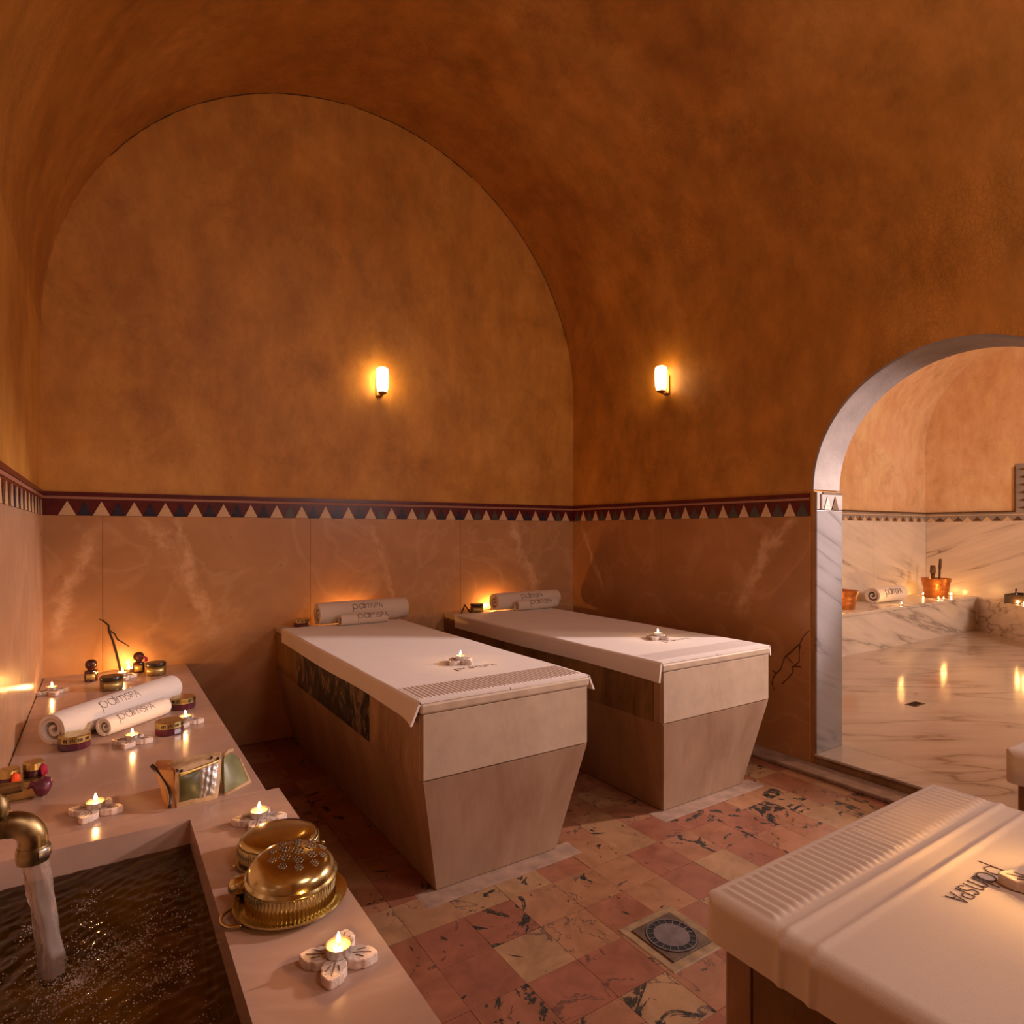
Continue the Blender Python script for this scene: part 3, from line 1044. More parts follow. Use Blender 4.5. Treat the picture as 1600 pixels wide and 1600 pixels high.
def lettering(parent, fn, size, r, mat, wr_=False):
    """fn maps (u, v) in metres, u from the middle of the word, to a point on the towel"""
    m = MB()
    for st in STROKES:
        pts = []
        for (a, b), (c, d) in zip(st[:-1], st[1:]):
            n = max(1, int(math.hypot(c - a, d - b) * size / 0.012))
            pts += [(a + (c - a) * i / n, b + (d - b) * i / n) for i in range(n)]
        pts.append(st[-1])
        m.tube([fn((p[0] - TXTW / 2) * size, (p[1] - .45) * size) for p in pts], r, 5)
    return m.build('embroidered_word', mat, parent, smooth=True)


# ------------------------------------------------------------------ towels


def rolled_towel(loc, rz, length, R_, label, size, tang, mat='towel', squash=1.0, group='rolled towels', turns=2.6, off=0.0, tr=0.0011):
    t = thing('rolled_towel', label, 'towel', loc, rz, group)
    th = R_ / (turns + 0.9)
    n = int(turns * 30)
    nl = 14
    prof_o, prof_i = [], []
    for i in range(n + 1):
        s = i / n
        a = PI * 1.35 + s * turns * 2 * PI
        r = R_ * 0.20 + (R_ - R_ * 0.20) * s
        r = min(R_, R_ * 0.20 + (R_ * 0.80) * min(1, s * turns / (turns - 0.98)) if turns > 1 else r)
        prof_o.append((r * math.cos(-a), r * math.sin(-a)))
        ri = max(r - th * 0.86, 0.003)
        prof_i.append((ri * math.cos(-a), ri * math.sin(-a)))
    loop = prof_o + prof_i[::-1]
    k = len(loop)
    m = MB()
    v, f = [], []
    for j in range(nl + 1):
        s = j / nl
        x = -length / 2 + length * s
        e = 1.0 - 0.05 * (abs(2 * s - 1) ** 8)
        for idx, (a, b) in enumerate(loop):
            ii = idx if idx <= n else 2 * n + 1 - idx
            dx = 0.012 * (1 - ii / n) * (-1 if s > .5 else 1) * (abs(2 * s - 1) ** 6)
            v.append((x + dx, a * e, (b * e) * squash + R_ * squash))
    for j in range(nl):
        for i in range(k):
            i2 = (i + 1) % k
            f.append((j * k + i, j * k + i2, (j + 1) * k + i2, (j + 1) * k + i))
    for j in (0, nl):
        for i in range(n):
            q_ = (j * k + i, j * k + i + 1, j * k + (2 * n + 1 - i - 1), j * k + (2 * n + 1 - i))
            f.append(q_)
    m.add(v, f)
    m.build('terry_roll', M[mat], t, smooth=50)

    def fn(u, w):
        an = tang + w / R_
        return (u + off, -math.cos(an) * (R_ + 0.0004), math.sin(an) * (R_ + 0.0004) * squash + R_ * squash)
    lettering(t, fn, size, tr, M['thread'])
    return t


az = math.atan2(0.39, 0.40)
rolled_towel((0.055, 2.885, TZ), 0.83, 0.60, 0.054, 'larger white rolled towel with dark lettering on the marble bench', 0.030, 0.78, group=None, off=-0.035)
rolled_towel((0.108, 2.775, TZ), 0.75, 0.29, 0.034, 'smaller white rolled towel in front of the larger roll on the marble bench', 0.0255, 0.80, group=None, off=-0.02)
rolled_towel((1.36, 3.765, BZ + 0.0094), 0.02, 0.575, 0.066, 'larger rolled towel at the head of the left bed', 0.030, 0.55, 'towel_warm', group=None, off=0.01, tr=0.0016)
rolled_towel((1.325, 3.655, BZ + 0.0094), 0.02, 0.30, 0.033, 'smaller rolled towel in front of the larger one at the head of the left bed', 0.030, 0.6, 'towel_warm', group=None, off=0.05, tr=0.0016)
rolled_towel((2.60, 3.770, BZ + 0.0094), 0.02, 0.57, 0.060, 'larger rolled towel at the head of the right bed', 0.030, 0.55, 'towel_warm', group=None, off=0.02, tr=0.0016)
rolled_towel((2.62, 3.665, BZ + 0.0094), 0.02, 0.36, 0.036, 'smaller rolled towel in front of the larger one at the head of the right bed', 0.030, 0.6, 'towel_warm', group=None, off=0.02, tr=0.0016)
rolled_towel((7.30, 3.52, HT), 0.0, 0.62, 0.085, 'pale rolled towel on the marble bench of the hall beyond the arch', 0.055, 0.4, group=None, tr=0.003)

# ------------------------------------------------------------------ massage beds


def bed(loc, rz, w, length, label, breccia_on=False, base_l=0.09, side='brown'):
    """local frame: foot edge on y=0, head towards +y"""
    t = thing('massage_bed', label, 'bed', loc, rz, 'masonry massage beds')
    kz = 0.425
    MB().frustum((base_l, w - base_l, 0.085, length, 0.0), (0, w, 0, length, kz)).build('tapered_base', M['bed_base'], t, bevel=0.004)
    MB().box(0, w, 0, length, kz, BZ - 0.036).build('upper_block', M['bed_upper'], t, bevel=0.004)
    MB().box(-0.006, w + 0.006, -0.008, length, BZ - 0.036, BZ).build('top_slab', M['bed_top'], t, bevel=0.008)
    MB().box(0.004, w - 0.004, -0.005, 0.0, kz + 0.003, BZ - 0.037).build('front_panel', M['bed_front'], t, bevel=0.001, seg=1)
    # lower front panel, lying on the sloping face
    zb_, zt_ = 0.004, kz - 0.003
    d = 0.005
    fb = lambda z: base_l * (1 - z / kz)
    gy = lambda z: 0.085 * (1 - z / kz)
    v = []
    for dd in (0.0, d):
        for z in (zb_, zt_):
            v += [(fb(z) + 0.004, gy(z) - dd, z), (w - fb(z) - 0.004, gy(z) - dd, z)]
    MB().add(v, [(0, 1, 3, 2), (4, 6, 7, 5), (0, 4, 5, 1), (2, 3, 7, 6), (0, 2, 6, 4), (1, 5, 7, 3)]).build('lower_front_panel', M['bed_front_low'], t)
    for xa, xb in ((-0.005, 0.0), (w, w + 0.005)):
        if breccia_on:
            MB().box(xa, xb, 0.47, 1.56, kz + 0.002, BZ - 0.037).build('side_panel', M['breccia'], t, bevel=0.001, seg=1)['label'] = 'black veined marble inlay'
            MB().box(xa, xb, 0.006, 0.466, kz + 0.002, BZ - 0.037).build('side_panel', M['bed_upper'], t, bevel=0.001, seg=1)
            MB().box(xa, xb, 1.564, length - 0.002, kz + 0.002, BZ - 0.037).build('side_panel', M['brown_panel'], t, bevel=0.001, seg=1)
        else:
            MB().box(xa, xb, 0.05, length - 0.01, kz + 0.002, BZ - 0.037).build('side_panel', M['brown_panel'], t, bevel=0.001, seg=1)
            MB().box(xa, xb, 0.004, 0.046, kz + 0.002, BZ - 0.037).build('corner_post', M['bed_upper'], t, bevel=0.001, seg=1)
    # lime edge on the floor round the foot
    MB().frustum((base_l - 0.07, w - base_l + 0.07, 0.0, 0.1, 0.0), (base_l - 0.06, w - base_l + 0.06, 0.01, 0.1, 0.0012)).build('lime_skirt', M['skirt'], t)
    return t


BF = 1.880
bed((0.879, BF, 0), 0, 0.707, YB - PT - 0.006 - BF, 'left one of the two massage beds at the back wall, dark marble side', True)
bed((2.004, BF, 0), 0, 0.742, YB - PT - 0.006 - BF, 'right one of the two massage beds at the back wall, beside the right wall')
bed((1.515, 0.625, 0), PI, 0.707, 1.95, 'massage bed in the foreground at lower right, brown stone side')
bed((2.715, 0.625, 0), PI, 0.742, 1.95, 'massage bed cut off by the right edge of the photo')


def sheet(loc, rz, w, y1, label, hl, hr, hf, ribs, cords=(), word=None, thick=0.008, rad=0.012, rp=0.0165, flare=0.02, ra=0.0034, ov=0.014, rc=0.03):
    """terry sheet over a bed; same local frame as the bed, z=0 on the slab"""
    t = thing('terry_sheet', label, 'towel', loc, rz)
    xa, xb = -ov, w + ov                      # planes of the hanging sides
    ya = -ov if hf > 0 else -0.004            # plane of the hanging foot end
    tot = hl + (xb - xa) + hr
    us, s_ = [0.0], 0.0
    while s_ < tot - 1e-6:
        top = hl - rad < s_ < hl + (xb - xa) + rad
        s_ = min(tot, s_ + (rp / 8 if top else hl / 8))
        us.append(s_)
    a, b = ribs
    qs, q_ = [0.0], 0.0
    toty = hf + (y1 - ya)
    while q_ < toty - 1e-6:
        yy = ya + q_ - hf
        near = yy < 0.04 or (a - 0.02 < yy < b + 0.02) or any(abs(yy - c) < 0.022 for c in cords)
        q_ = min(toty, q_ + (0.0030 if near else 0.045))
        qs.append(q_)

    def bend(d, r):
        """d: signed distance past the fold (negative on top) -> (sideways shrink, drop)"""
        L = r * PI / 2
        k = d + L / 2
        if k <= 0:
            return d - (r - L / 2), 0.0, 0.0
        if k >= L:
            return 0.0, r + (k - L), 1.0
        an = k / r
        return -r + r * math.sin(an), r - r * math.cos(an), an / (PI / 2)

    def pos(sx, q, inner):
        th = thick if inner else 0.0
        # across
        if sx < tot / 2:
            dx, dzx, sx_ = bend(hl - sx, rad)
            x = xa - dx
            sg = -1
        else:
            dx, dzx, sx_ = bend(sx - (tot - hr), rad)
            x = xb + dx
            sg = 1
        # along
        yy = ya + q - hf
        if hf > 0:
            dy, dzy, sy_ = bend(-(q - hf), rad)
            y = ya - dy if q < hf + 0.2 else yy
        else:
            y, dzy, sy_ = yy, 0.0, 0.0
        z = -max(dzx, dzy)
        # rounded plan corners
        if hf > 0:
            cx = (xa + rc - x) if sg < 0 else (x - (xb - rc))
            cy = ya + rc - y
            if cx > 0 and cy > 0:
                h = math.hypot(cx, cy)
                if h > rc:
                    cx, cy = cx * rc / h, cy * rc / h
                    x = (xa + rc - cx) if sg < 0 else (xb - rc + cx)
                    y = ya + rc - cy
        ex = min(sx - hl, tot - hr - sx)
        h = 0.0
        if a < yy < b and ex > 0.012 and not inner:
            e = max(0.0, min(1, (yy - a) / 0.010, (b - yy) / 0.010, (ex - 0.012) / 0.012))
            h = ra * e * (0.5 + 0.5 * math.cos(2 * PI * (sx - hl) / rp)) ** 0.8
        if not inner:
            for c in cords:
                h += 0.0038 * math.exp(-((yy - c) / 0.0058) ** 2)
        h += 0.0007 * math.sin(yy * 9 + sx * 7)
        hang = max(0.0, -z - rad)
        kk = hang / max(hl, 0.01)
        if sx_ > 0.5:
            x += sg * (h - th + 0.0035 * math.sin(yy * 6.3 + 1) * kk + flare * kk * max(0, 1 - (q - hf) / 0.16) ** 2)
            z += 0.004 * math.sin(yy * 3.1 + 0.5) * kk
        elif sy_ > 0.5:
            y -= h - th
        else:
            z += h - th
        return (x, y, z + thick)
    nu, nq = len(us), len(qs)
    verts = [pos(sx, q, False) for q in qs for sx in us] + [pos(sx, q, True) for q in qs for sx in us]
    n0 = nu * nq
    faces = []
    for jj in range(nq - 1):
        for ii in range(nu - 1):
            k = jj * nu + ii
            faces.append((k, k + 1, k + nu + 1, k + nu))
            faces.append((n0 + k, n0 + k + nu, n0 + k + nu + 1, n0 + k + 1))
    for ii in range(nu - 1):
        for base in (0, (nq - 1) * nu):
            faces.append((base + ii, base + ii + 1, n0 + base + ii + 1, n0 + base + ii))
    for jj in range(nq - 1):
        for base in (0, nu - 1):
            k = jj * nu + base
            faces.append((k, k + nu, n0 + k + nu, n0 + k))
    MB().add(verts, faces).build('terry_cloth', M['towel'], t, smooth=60)
    if word:
        cx, cy, size, rot, tm, r = word
        ca, sa = math.cos(rot), math.sin(rot)

        def fn(u, v):
            return (cx + u * ca - v * sa, cy + u * sa + v * ca, thick + 0.0006)
        lettering(t, fn, size, r, M[tm])
    return t


sheet((0.879, BF, BZ), 0, 0.707, 3.735 - BF, 'white terry sheet with ribbed end band spread over the left back bed', 0.075, 0.06, 0.0, (0.025, 0.20),
      word=(0.41, 0.355, 0.030, 0.0, 'thread_pale', 0.0012), flare=0.03)
sheet((2.004, BF, BZ), 0, 0.742, 3.735 - BF, 'white terry sheet spread over the right back bed', 0.085, 0.05, 0.0, (0.03, 0.17),
      word=(0.47, 0.345, 0.030, 0.0, 'thread_pale', 0.0009), ra=0.0018, flare=0.008)
sheet((1.515, 0.625, BZ), PI, 0.707, 1.55, 'thick white terry sheet with ribbed band and cords over the foreground bed', 0.066, 0.066, 0.06, (-0.012, 0.085),
      cords=(0.106, 0.150), word=(0.362, 0.204, 0.0255, 0.0, 'thread', 0.0008), thick=0.012, rad=0.022, rp=0.0185, ra=0.005, flare=0.002, ov=0.028)
sheet((2.715, 0.625, BZ), PI, 0.742, 1.55, 'white terry sheet over the bed at the right edge of the photo', 0.085, 0.085, 0.08, (0.0, 0.08),
      cords=(0.112, 0.150), thick=0.012, rad=0.022, flare=0.002, ov=0.028)

# ------------------------------------------------------------------ tealights and flower holders


def tealight0():
    t = thing('tealight', 'x', 'candle', (0, 0, 0), 0, 'burning tealights')
    r = 0.0215
    MB().lathe([(0.0, 0.0), (r - .001, 0.0), (r, 0.001), (r, 0.0155), (r + .0006, 0.016), (r - .0006, 0.016), (r - .0012, 0.003), (0.0, 0.003)], 24).build('metal_cup', M['alu'], t, smooth=40)
    MB().lathe([(0.0, 0.0031), (r - .0014, 0.0031), (r - .0014, 0.0128), (r - .004, 0.0125), (0.0, 0.0122)], 24).build('wax', M['wax'], t, smooth=40)
    MB().tube([(0, 0, 0.011), (0.0004, 0, 0.019)], 0.0007, 6).build('wick', M['wick'], t)
    MB().lathe([(0.0, 0.0175), (0.0022, 0.0195), (0.0036, 0.0225), (0.0034, 0.0265), (0.0020, 0.0310), (0.0008, 0.0345), (0.0, 0.0365)], 10).build('flame', M['flame'], t, smooth=True)
    return t


def petal_poly(l, w):
    up = [(0.010, 0.010), (0.020, w * .42), (0.034, w * .5), (0.043, w * .40), (0.047, w * .44), (0.056, w * .30), (l, 0.002)]
    return up + [(x, -y) for x, y in up[::-1]]


def holder0():
    t = thing('candle_holder', 'x', 'candle holder', (0, 0, 0), 0, 'flower candle holders')
    MB().lathe([(0.0, 0.0), (0.020, 0.0), (0.021, 0.003), (0.021, 0.012), (0.018, 0.0165), (0.0, 0.0165)], 18).build('centre', M['holder'], t, smooth=40)
    for k in range(4):
        Mx = Matrix.Rotation(k * PI / 2, 4, 'Z')
        pt = MB().prism(petal_poly(0.066, 0.044), 0.0, 0.0165, Mx).build('petal', M['holder'], t, bevel=0.003)
        g = MB()
        for a, b, c, d in ((0.024, 0.0, 0.055, 0.0), (0.030, 0.006, 0.044, 0.011), (0.030, -0.006, 0.044, -0.011)):
            g.tube([(a, b, 0.0165), ((a + c) / 2, (b + d) / 2 + .001, 0.0167), (c, d, 0.0165)], 0.0011, 5, Mx)
        g.build('carved_groove', M['carve'], pt)
    return t


T0 = tealight0()
H0 = holder0()
first = [True, True]


def tealight(x, y, z, label, fl=None):
    if fl:
        t = tealight(x, y, z, label)
        for c in t.children:
            if c.name.startswith('flame'):
                c.material_slots[0].link = 'OBJECT'
                c.material_slots[0].material = M[fl]
        return t
    if first[0]:
        first[0] = False
        T0.location = (x, y, z)
        T0['label'] = label
        return T0
    return copy_thing(T0, (x, y, z), random.uniform(0, 6), label)


def holder(x, y, z, rz, label):
    if first[1]:
        first[1] = False
        H0.location = (x, y, z)
        H0.rotation_euler = (0, 0, rz)
        H0['label'] = label
        return H0
    return copy_thing(H0, (x, y, z), rz, label)


HH = 0.0167
for x, y, z, rz, where in [
    (0.337, 1.052, TZ, -0.52, 'on the basin rim nearest the camera'),
    (0.332, 1.668, TZ, -0.35, 'on the basin rim behind the brass boxes'),
    (-0.014, 1.957, TZ, -0.45, 'just behind the basin water'),
    (0.088, 2.535, TZ, -0.4, 'in front of the small rolled towel'),
    (0.266, 2.680, TZ, -0.3, 'beside two gold jars right of the towels'),
    (-0.190, 3.515, TZ, 0.25, 'in the left back bench corner'),
    (0.085, 3.680, TZ, 0.2, 'below the leaning twig'),
    (1.272, 2.335, BZ + 0.009, 0.3, 'on the sheet of the left back bed'),
    (2.420, 2.300, BZ + 0.009, 0.3, 'on the sheet of the right back bed'),
    (1.215, 0.345, BZ + 0.0125, 0.5, 'on the foreground bed'),
]:
    holder(x, y, z, rz, 'white carved flower candle holder ' + where)
    tealight(x, y, z + HH, 'lit tealight on the flower holder ' + where, 'flame_tall' if 'twig' in where or 'foreground' in where else None)
for x, y, z, where in [
    (0.118, 3.845, TZ, 'beside the bottle with a red tassel at the back of the bench'),
    (1.30, 3.868, BZ, 'hidden behind the rolled towel of the left back bed'),
    (2.37, 3.862, BZ, 'hidden behind the rolled towels of the right back bed'),
    (5.93, 3.28, HT, 'in front of the copper pail at the left end of the hall bench'),
    (7.05, 3.25, HT, 'in front of the rolled towel on the hall bench'),
    (8.35, 3.60, HT, 'in the corner behind the hall towel, left of the pail with brushes'),
    (8.02, 3.30, HT, 'in front of the pail with brushes, the left one'),
    (7.98, 3.23, HT, 'in front of the pail with brushes, the right one'),
    (8.60, 3.40, HT, 'alone on the hall bench right of the pail with brushes'),
    (8.33, 2.66, HT - 0.012, 'on the hall platform beside the dark tray, the left one'),
    (8.26, 2.58, HT - 0.012, 'on the hall platform beside the dark tray, the right one'),
]:
    tealight(x, y, z, 'lit tealight ' + where, 'flame_hall' if x > 4 else 'flame_head' if 'hidden' in where else 'flame_tall')

# ------------------------------------------------------------------ brass boxes on the basin rim
bx0 = thing('brass_box', 'round brass box with engraved domed lid standing on its tray on the basin rim', 'box', (0.313, 1.275, TZ))
MB().lathe([(0.0, 0.002), (0.080, 0.002), (0.092, 0.004), (0.104, 0.010), (0.107, 0.013), (0.107, 0.016), (0.103, 0.0155), (0.092, 0.009), (0.086, 0.008), (0.0, 0.008)], 64).build('tray', M['brass'], bx0, smooth=35)
LT = Matrix.Translation((0, 0, 0.010)) @ Matrix.Rotation(0.10, 4, 'X')
MB().lathe([(0.0, 0.000), (0.083, 0.000), (0.0855, 0.004), (0.0855, 0.044), (0.083, 0.048), (0.0, 0.048)], 420, LT,
           flute=lambda i, a: -0.0022 * abs(math.cos(a * 35)) if i in (2, 3) else 0).build('ribbed_wall', M['brass'], bx0, smooth=60)
dome = [(0.085, 0.0485), (0.0875, 0.050), (0.087, 0.054), (0.083, 0.0565), (0.0825, 0.060), (0.079, 0.069), (0.071, 0.078), (0.056, 0.0855), (0.036, 0.090), (0.0, 0.092)]
lid = MB().lathe(dome, 64, LT).build('domed_lid', M['brass'], bx0, smooth=True)


def dome_z(r):
    for (r0, z0), (r1, z1) in zip(dome[:-1], dome[1:]):
        if r1 <= r <= r0:
            return z0 + (z1 - z0) * (r0 - r) / (r0 - r1 + 1e-9)
    return 0.092


eng = MB()


def on_dome(x, y):
    return tuple(LT @ Vector((x, y, dome_z(min(0.08, math.hypot(x, y))) + 0.0004)))


ox, oy = 0.012, 0.004
for fx, fy, fr in [(0, 0, .013)] + [(0.029 * math.cos(k * PI / 3 + .3), 0.029 * math.sin(k * PI / 3 + .3), .011) for k in range(6)] + \
        [(0.050 * math.cos(k * PI / 5 + .1), 0.050 * math.sin(k * PI / 5 + .1), .008) for k in range(10)]:
    for k in range(6):
        a = k * PI / 3 + fx * 40
        c = (fx + ox + fr * .6 * math.cos(a), fy + oy + fr * .6 * math.sin(a))
        eng.tube([on_dome(c[0] + fr * .36 * math.cos(a + b * PI / 5) * (1.0), c[1] + fr * .36 * math.sin(a + b * PI / 5)) for b in range(10)], 0.0010, 5, closed=True)
eng.build('engraved_flowers', M['brass_dark'], lid, smooth=True)
hl_ = []
for i in range(17):
    a = -PI / 2 * 1.05 + PI * 1.05 * i / 16
    hl_.append((-0.098 - 0.030 * math.cos(a), -0.005 + 0.034 * math.sin(a), 0.008))
MB().tube(hl_, 0.0033, 8).build('loop_handle', M['brass'], bx0, smooth=True)
MB().lathe([(0.0, 0.0), (0.030, 0.0), (0.034, 0.006), (0.033, 0.018), (0.026, 0.028), (0.0, 0.031)], 28, Matrix.Translation((-0.078, 0.068, 0.017)) @ Matrix.Diagonal((0.8, 0.6, 0.9, 1))).build('side_knob', M['brass'], bx0, smooth=True)

bx1 = thing('brass_box', 'second brass box with ribbed lid, behind the engraved one', 'box', (0.335, 1.470, TZ))
tilt = Matrix.Translation((0, 0, 0.004)) @ Matrix.Rotation(-0.03, 4, 'X')
MB().lathe([(0.0, 0.0), (0.088, 0.0), (0.091, 0.002), (0.091, 0.005), (0.080, 0.006), (0.0, 0.005)], 48, tilt).build('tray', M['brass'], bx1, smooth=35)
MB().lathe([(0.0, 0.007), (0.084, 0.007), (0.084, 0.013), (0.0, 0.013)], 48, tilt).build('gap_shade', M['jar_lid'], bx1)  # solid dark disc; shade of the gap under the lid put into its colour
MB().lathe([(0.086, 0.013), (0.0875, 0.016), (0.0875, 0.036), (0.085, 0.039)], 420, tilt, flute=lambda i, a: -0.0022 * abs(math.cos(a * 35)) if i in (1, 2) else 0).build('ribbed_wall', M['brass'], bx1, smooth=60)
MB().lathe([(0.085, 0.039), (0.082, 0.045), (0.074, 0.050), (0.055, 0.054), (0.03, 0.056), (0.0, 0.0565)], 48, tilt).build('domed_lid', M['brass'], bx1, smooth=True)
for s in (-1, 1):
    MB().ball((s * 0.095, -0.012, 0.011), 0.0045, 8, 6).build('hinge_knob', M['brass'], bx1, smooth=True)

# ------------------------------------------------------------------ jars and bottles


def jar_gold(loc, rz, label):
    t = thing('cosmetic_jar', label, 'jar', loc, rz, 'cosmetic jars')
    n = 12
    MB().lathe([(0.0, 0.0), (0.043, 0.0), (0.047, 0.004), (0.047, 0.022), (0.045, 0.024), (0.0, 0.024)], n).build('jar_body', M['purple'], t, bevel=0.001)
    lid_ = MB().lathe([(0.0, 0.0245), (0.0475, 0.0245), (0.0475, 0.045), (0.045, 0.048), (0.0, 0.048)], n).build('gold_lid', M['gold'], t, bevel=0.001)
    g = MB()
    for k in range(16):
        a = -PI / 2 - 0.9 + 1.8 * k / 15
        if k % 4 == 3:
            continue
        Mx = Matrix.Rotation(a, 4, 'Z')
        g.box(0.0455, 0.0478, -0.0012, 0.0012, 0.030, 0.040, Mx)
        if k % 2:
            g.box(0.0455, 0.0478, -0.003, 0.003, 0.038, 0.0405, Mx)
    g.build('label_print', M['print'], lid_)
    return t


def jar_dark(loc, rz, label):
    t = thing('cosmetic_jar', label, 'jar', loc, rz, 'cosmetic jars')
    MB().lathe([(0.0, 0.0), (0.043, 0.0), (0.047, 0.004), (0.047, 0.042), (0.043, 0.046), (0.0, 0.046)], 28).build('jar_body', M['jar_glass'], t, smooth=40)
    MB().lathe([(0.0, 0.0465), (0.046, 0.0465), (0.0475, 0.049), (0.0475, 0.060), (0.045, 0.064), (0.0, 0.064)], 28).build('jar_lid', M['jar_lid'], t, smooth=40)
    MB().lathe([(0.0474, 0.010), (0.0478, 0.010), (0.0478, 0.038), (0.0474, 0.038)], 18, None, None, -PI / 2 - 0.9, -PI / 2 + 0.9).build('paper_label', M['label_gold'], t, smooth=True)
    return t


j = jar_gold((-0.078, 2.592, TZ), 0.2, 'gold lidded purple jar at the left end of the rolled towels')
copy_thing(j, (0.205, 2.592, TZ), 0.3, 'gold lidded purple jar right of the small rolled towel, the nearer one')
copy_thing(j, (0.282, 2.93, TZ), -0.2, 'gold lidded purple jar at the far right end of the large rolled towel')
copy_thing(j, (1.000, 3.815, BZ), 0.1, 'gold lidded jar on the head ledge of the left back bed')
k_ = jar_dark((0.037, 3.455, TZ), 0.2, 'dark amber jar behind the large rolled towel, below the twig')
copy_thing(k_, (0.231, 3.690, TZ), -0.1, 'dark amber jar at the back of the bench, right of the tasselled bottle')
copy_thing(k_, (2.195, 3.79, BZ), -0.1, 'dark jar on the head ledge of the right back bed')


def bottle(loc, rz, label, tassel):
    t = thing('small_bottle', label, 'bottle', loc, rz, 'small bottles on the bench')
    MB().lathe([(0.0, 0.0), (0.024, 0.0), (0.028, 0.003), (0.028, 0.046), (0.026, 0.052), (0.014, 0.057), (0.013, 0.062), (0.0, 0.062)], 24).build('bottle_body', M['bottle'], t, smooth=40)
    MB().lathe([(0.0281, 0.010), (0.0286, 0.010), (0.0286, 0.040), (0.0281, 0.040)], 12, None, None, -2.4, -1.0).build('paper_label', M['label_gold'], t, smooth=True)
    MB().lathe([(0.0, 0.060), (0.016, 0.061), (0.023, 0.070), (0.026, 0.082), (0.023, 0.096), (0.014, 0.105), (0.0, 0.108)], 20).build('round_stopper', M['bottle'], t, smooth=True)
    if tassel:
        m = MB()
        for q_ in range(7):
            m.tube([(0.016, -0.016, 0.086), (0.026 + .002 * q_, -0.020 + .003 * q_, 0.074), (0.027 + .002 * q_, -0.022 + .003 * q_, 0.055)], 0.0022, 5)
        m.build('red_tassel', M['crimson'], t, smooth=True)
    return t


bottle((-0.045, 3.70, TZ), 0.0, 'small dark bottle with round stopper left of the twig on the bench', False)
bottle((0.160, 3.795, TZ), 0.0, 'small dark bottle with a red tassel right of the twig on the bench', True)

# ------------------------------------------------------------------ twig leaning on the wall, forked twig on the right bed


def py(pts, y):
    return [(a, y, b) for a, b in pts]


tw = thing('dry_twig', 'dark bent dry twig leaning on the back wall at the end of the bench', 'twig', (0.09, 3.82, TZ))
MB().tube([(0.082, 3.80, TZ + 0.004), (0.074, 3.815, 0.565), (0.060, 3.84, 0.63), (0.046, 3.865, 0.685), (0.030, 3.88, 0.73), (0.028, 3.885, 0.762), (0.005, 3.893, 0.785), (-0.012, 3.898, 0.795)],
          [0.006, 0.006, 0.0055, 0.005, 0.0055, 0.0045, 0.0035, 0.002], 8).build('stem', M['twig'], tw, smooth=True, world=True)
MB().tube([(0.030, 3.88, 0.735), (0.055, 3.872, 0.715), (0.068, 3.868, 0.685), (0.092, 3.86, 0.668), (0.120, 3.85, 0.645)], [0.0045, 0.004, 0.0035, 0.003, 0.002], 8).build('side_shoot', M['twig'], tw, smooth=True, world=True)
tw2 = thing('forked_twig', 'tiny dark forked twig standing on the head ledge of the right back bed', 'twig', (2.11, 3.80, BZ))
MB().tube([(2.075, 3.80, BZ + 0.003), (2.100, 3.81, BZ + 0.035), (2.113, 3.815, BZ + 0.062)], [0.005, 0.005, 0.003], 7).build('prong', M['twig'], tw2, smooth=True, world=True)
MB().tube([(2.150, 3.80, BZ + 0.003), (2.130, 3.81, BZ + 0.030), (2.113, 3.815, BZ + 0.056)], [0.005, 0.005, 0.004], 7).build('prong', M['twig'], tw2, smooth=True, world=True)
MB().tube([(2.150, 3.805, BZ + 0.004), (2.158, 3.86, BZ + 0.008), (2.20, 3.90, BZ + 0.012), (2.30, 3.90, BZ + 0.012)], [0.004, 0.003, 0.003, 0.002], 6).build('long_shoot', M['twig'], tw2, smooth=True, world=True)

# ------------------------------------------------------------------ gift bag on the bench


def hexa(m, c, nu=8, puff=0.0, Mx=None):
    """c: 8 corners (bottom 4 ccw, top 4 ccw), faces gridded and puffed outward"""
    c = [Vector(p) for p in c]
    cen = sum(c, Vector()) / 8
    quads = [(0, 1, 5, 4), (1, 2, 6, 5), (2, 3, 7, 6), (3, 0, 4, 7), (4, 5, 6, 7), (3, 2, 1, 0)]
    for q_ in quads:
        A, B, C_, D = [c[i] for i in q_]
        nrm = (B - A).cross(D - A).normalized()

        def fn(u, v):
            p = A * (1 - u) * (1 - v) + B * u * (1 - v) + C_ * u * v + D * (1 - u) * v
            return p + nrm * (0 if q_ == (3, 2, 1, 0) else puff) * (16 * u * (1 - u) * v * (1 - v)) ** .6
        m.grid(fn, nu, nu, Mx)
    return m


def patch(m, A, B, C_, D, d0, d1, puff, nu=10, wrinkle=0.0):
    A, B, C_, D = map(Vector, (A, B, C_, D))
    nrm = (B - A).cross(D - A).normalized()

    def mk(d):
        def fn(u, v):
            p = A * (1 - u) * (1 - v) + B * u * (1 - v) + C_ * u * v + D * (1 - u) * v
            return p + nrm * (d + puff * (16 * u * (1 - u) * v * (1 - v)) ** .6 + wrinkle * math.sin(u * 17 + v * 9) * math.sin(v * 13 - u * 5) * 4 * u * (1 - u))
        return fn
    m.grid(mk(d1), nu, nu)
    m.grid(lambda u, v: mk(d0)(1 - u, v), nu, nu)
    return m


def lerp(a, b, t_):
    return tuple(x + (y - x) * t_ for x, y in zip(a, b))


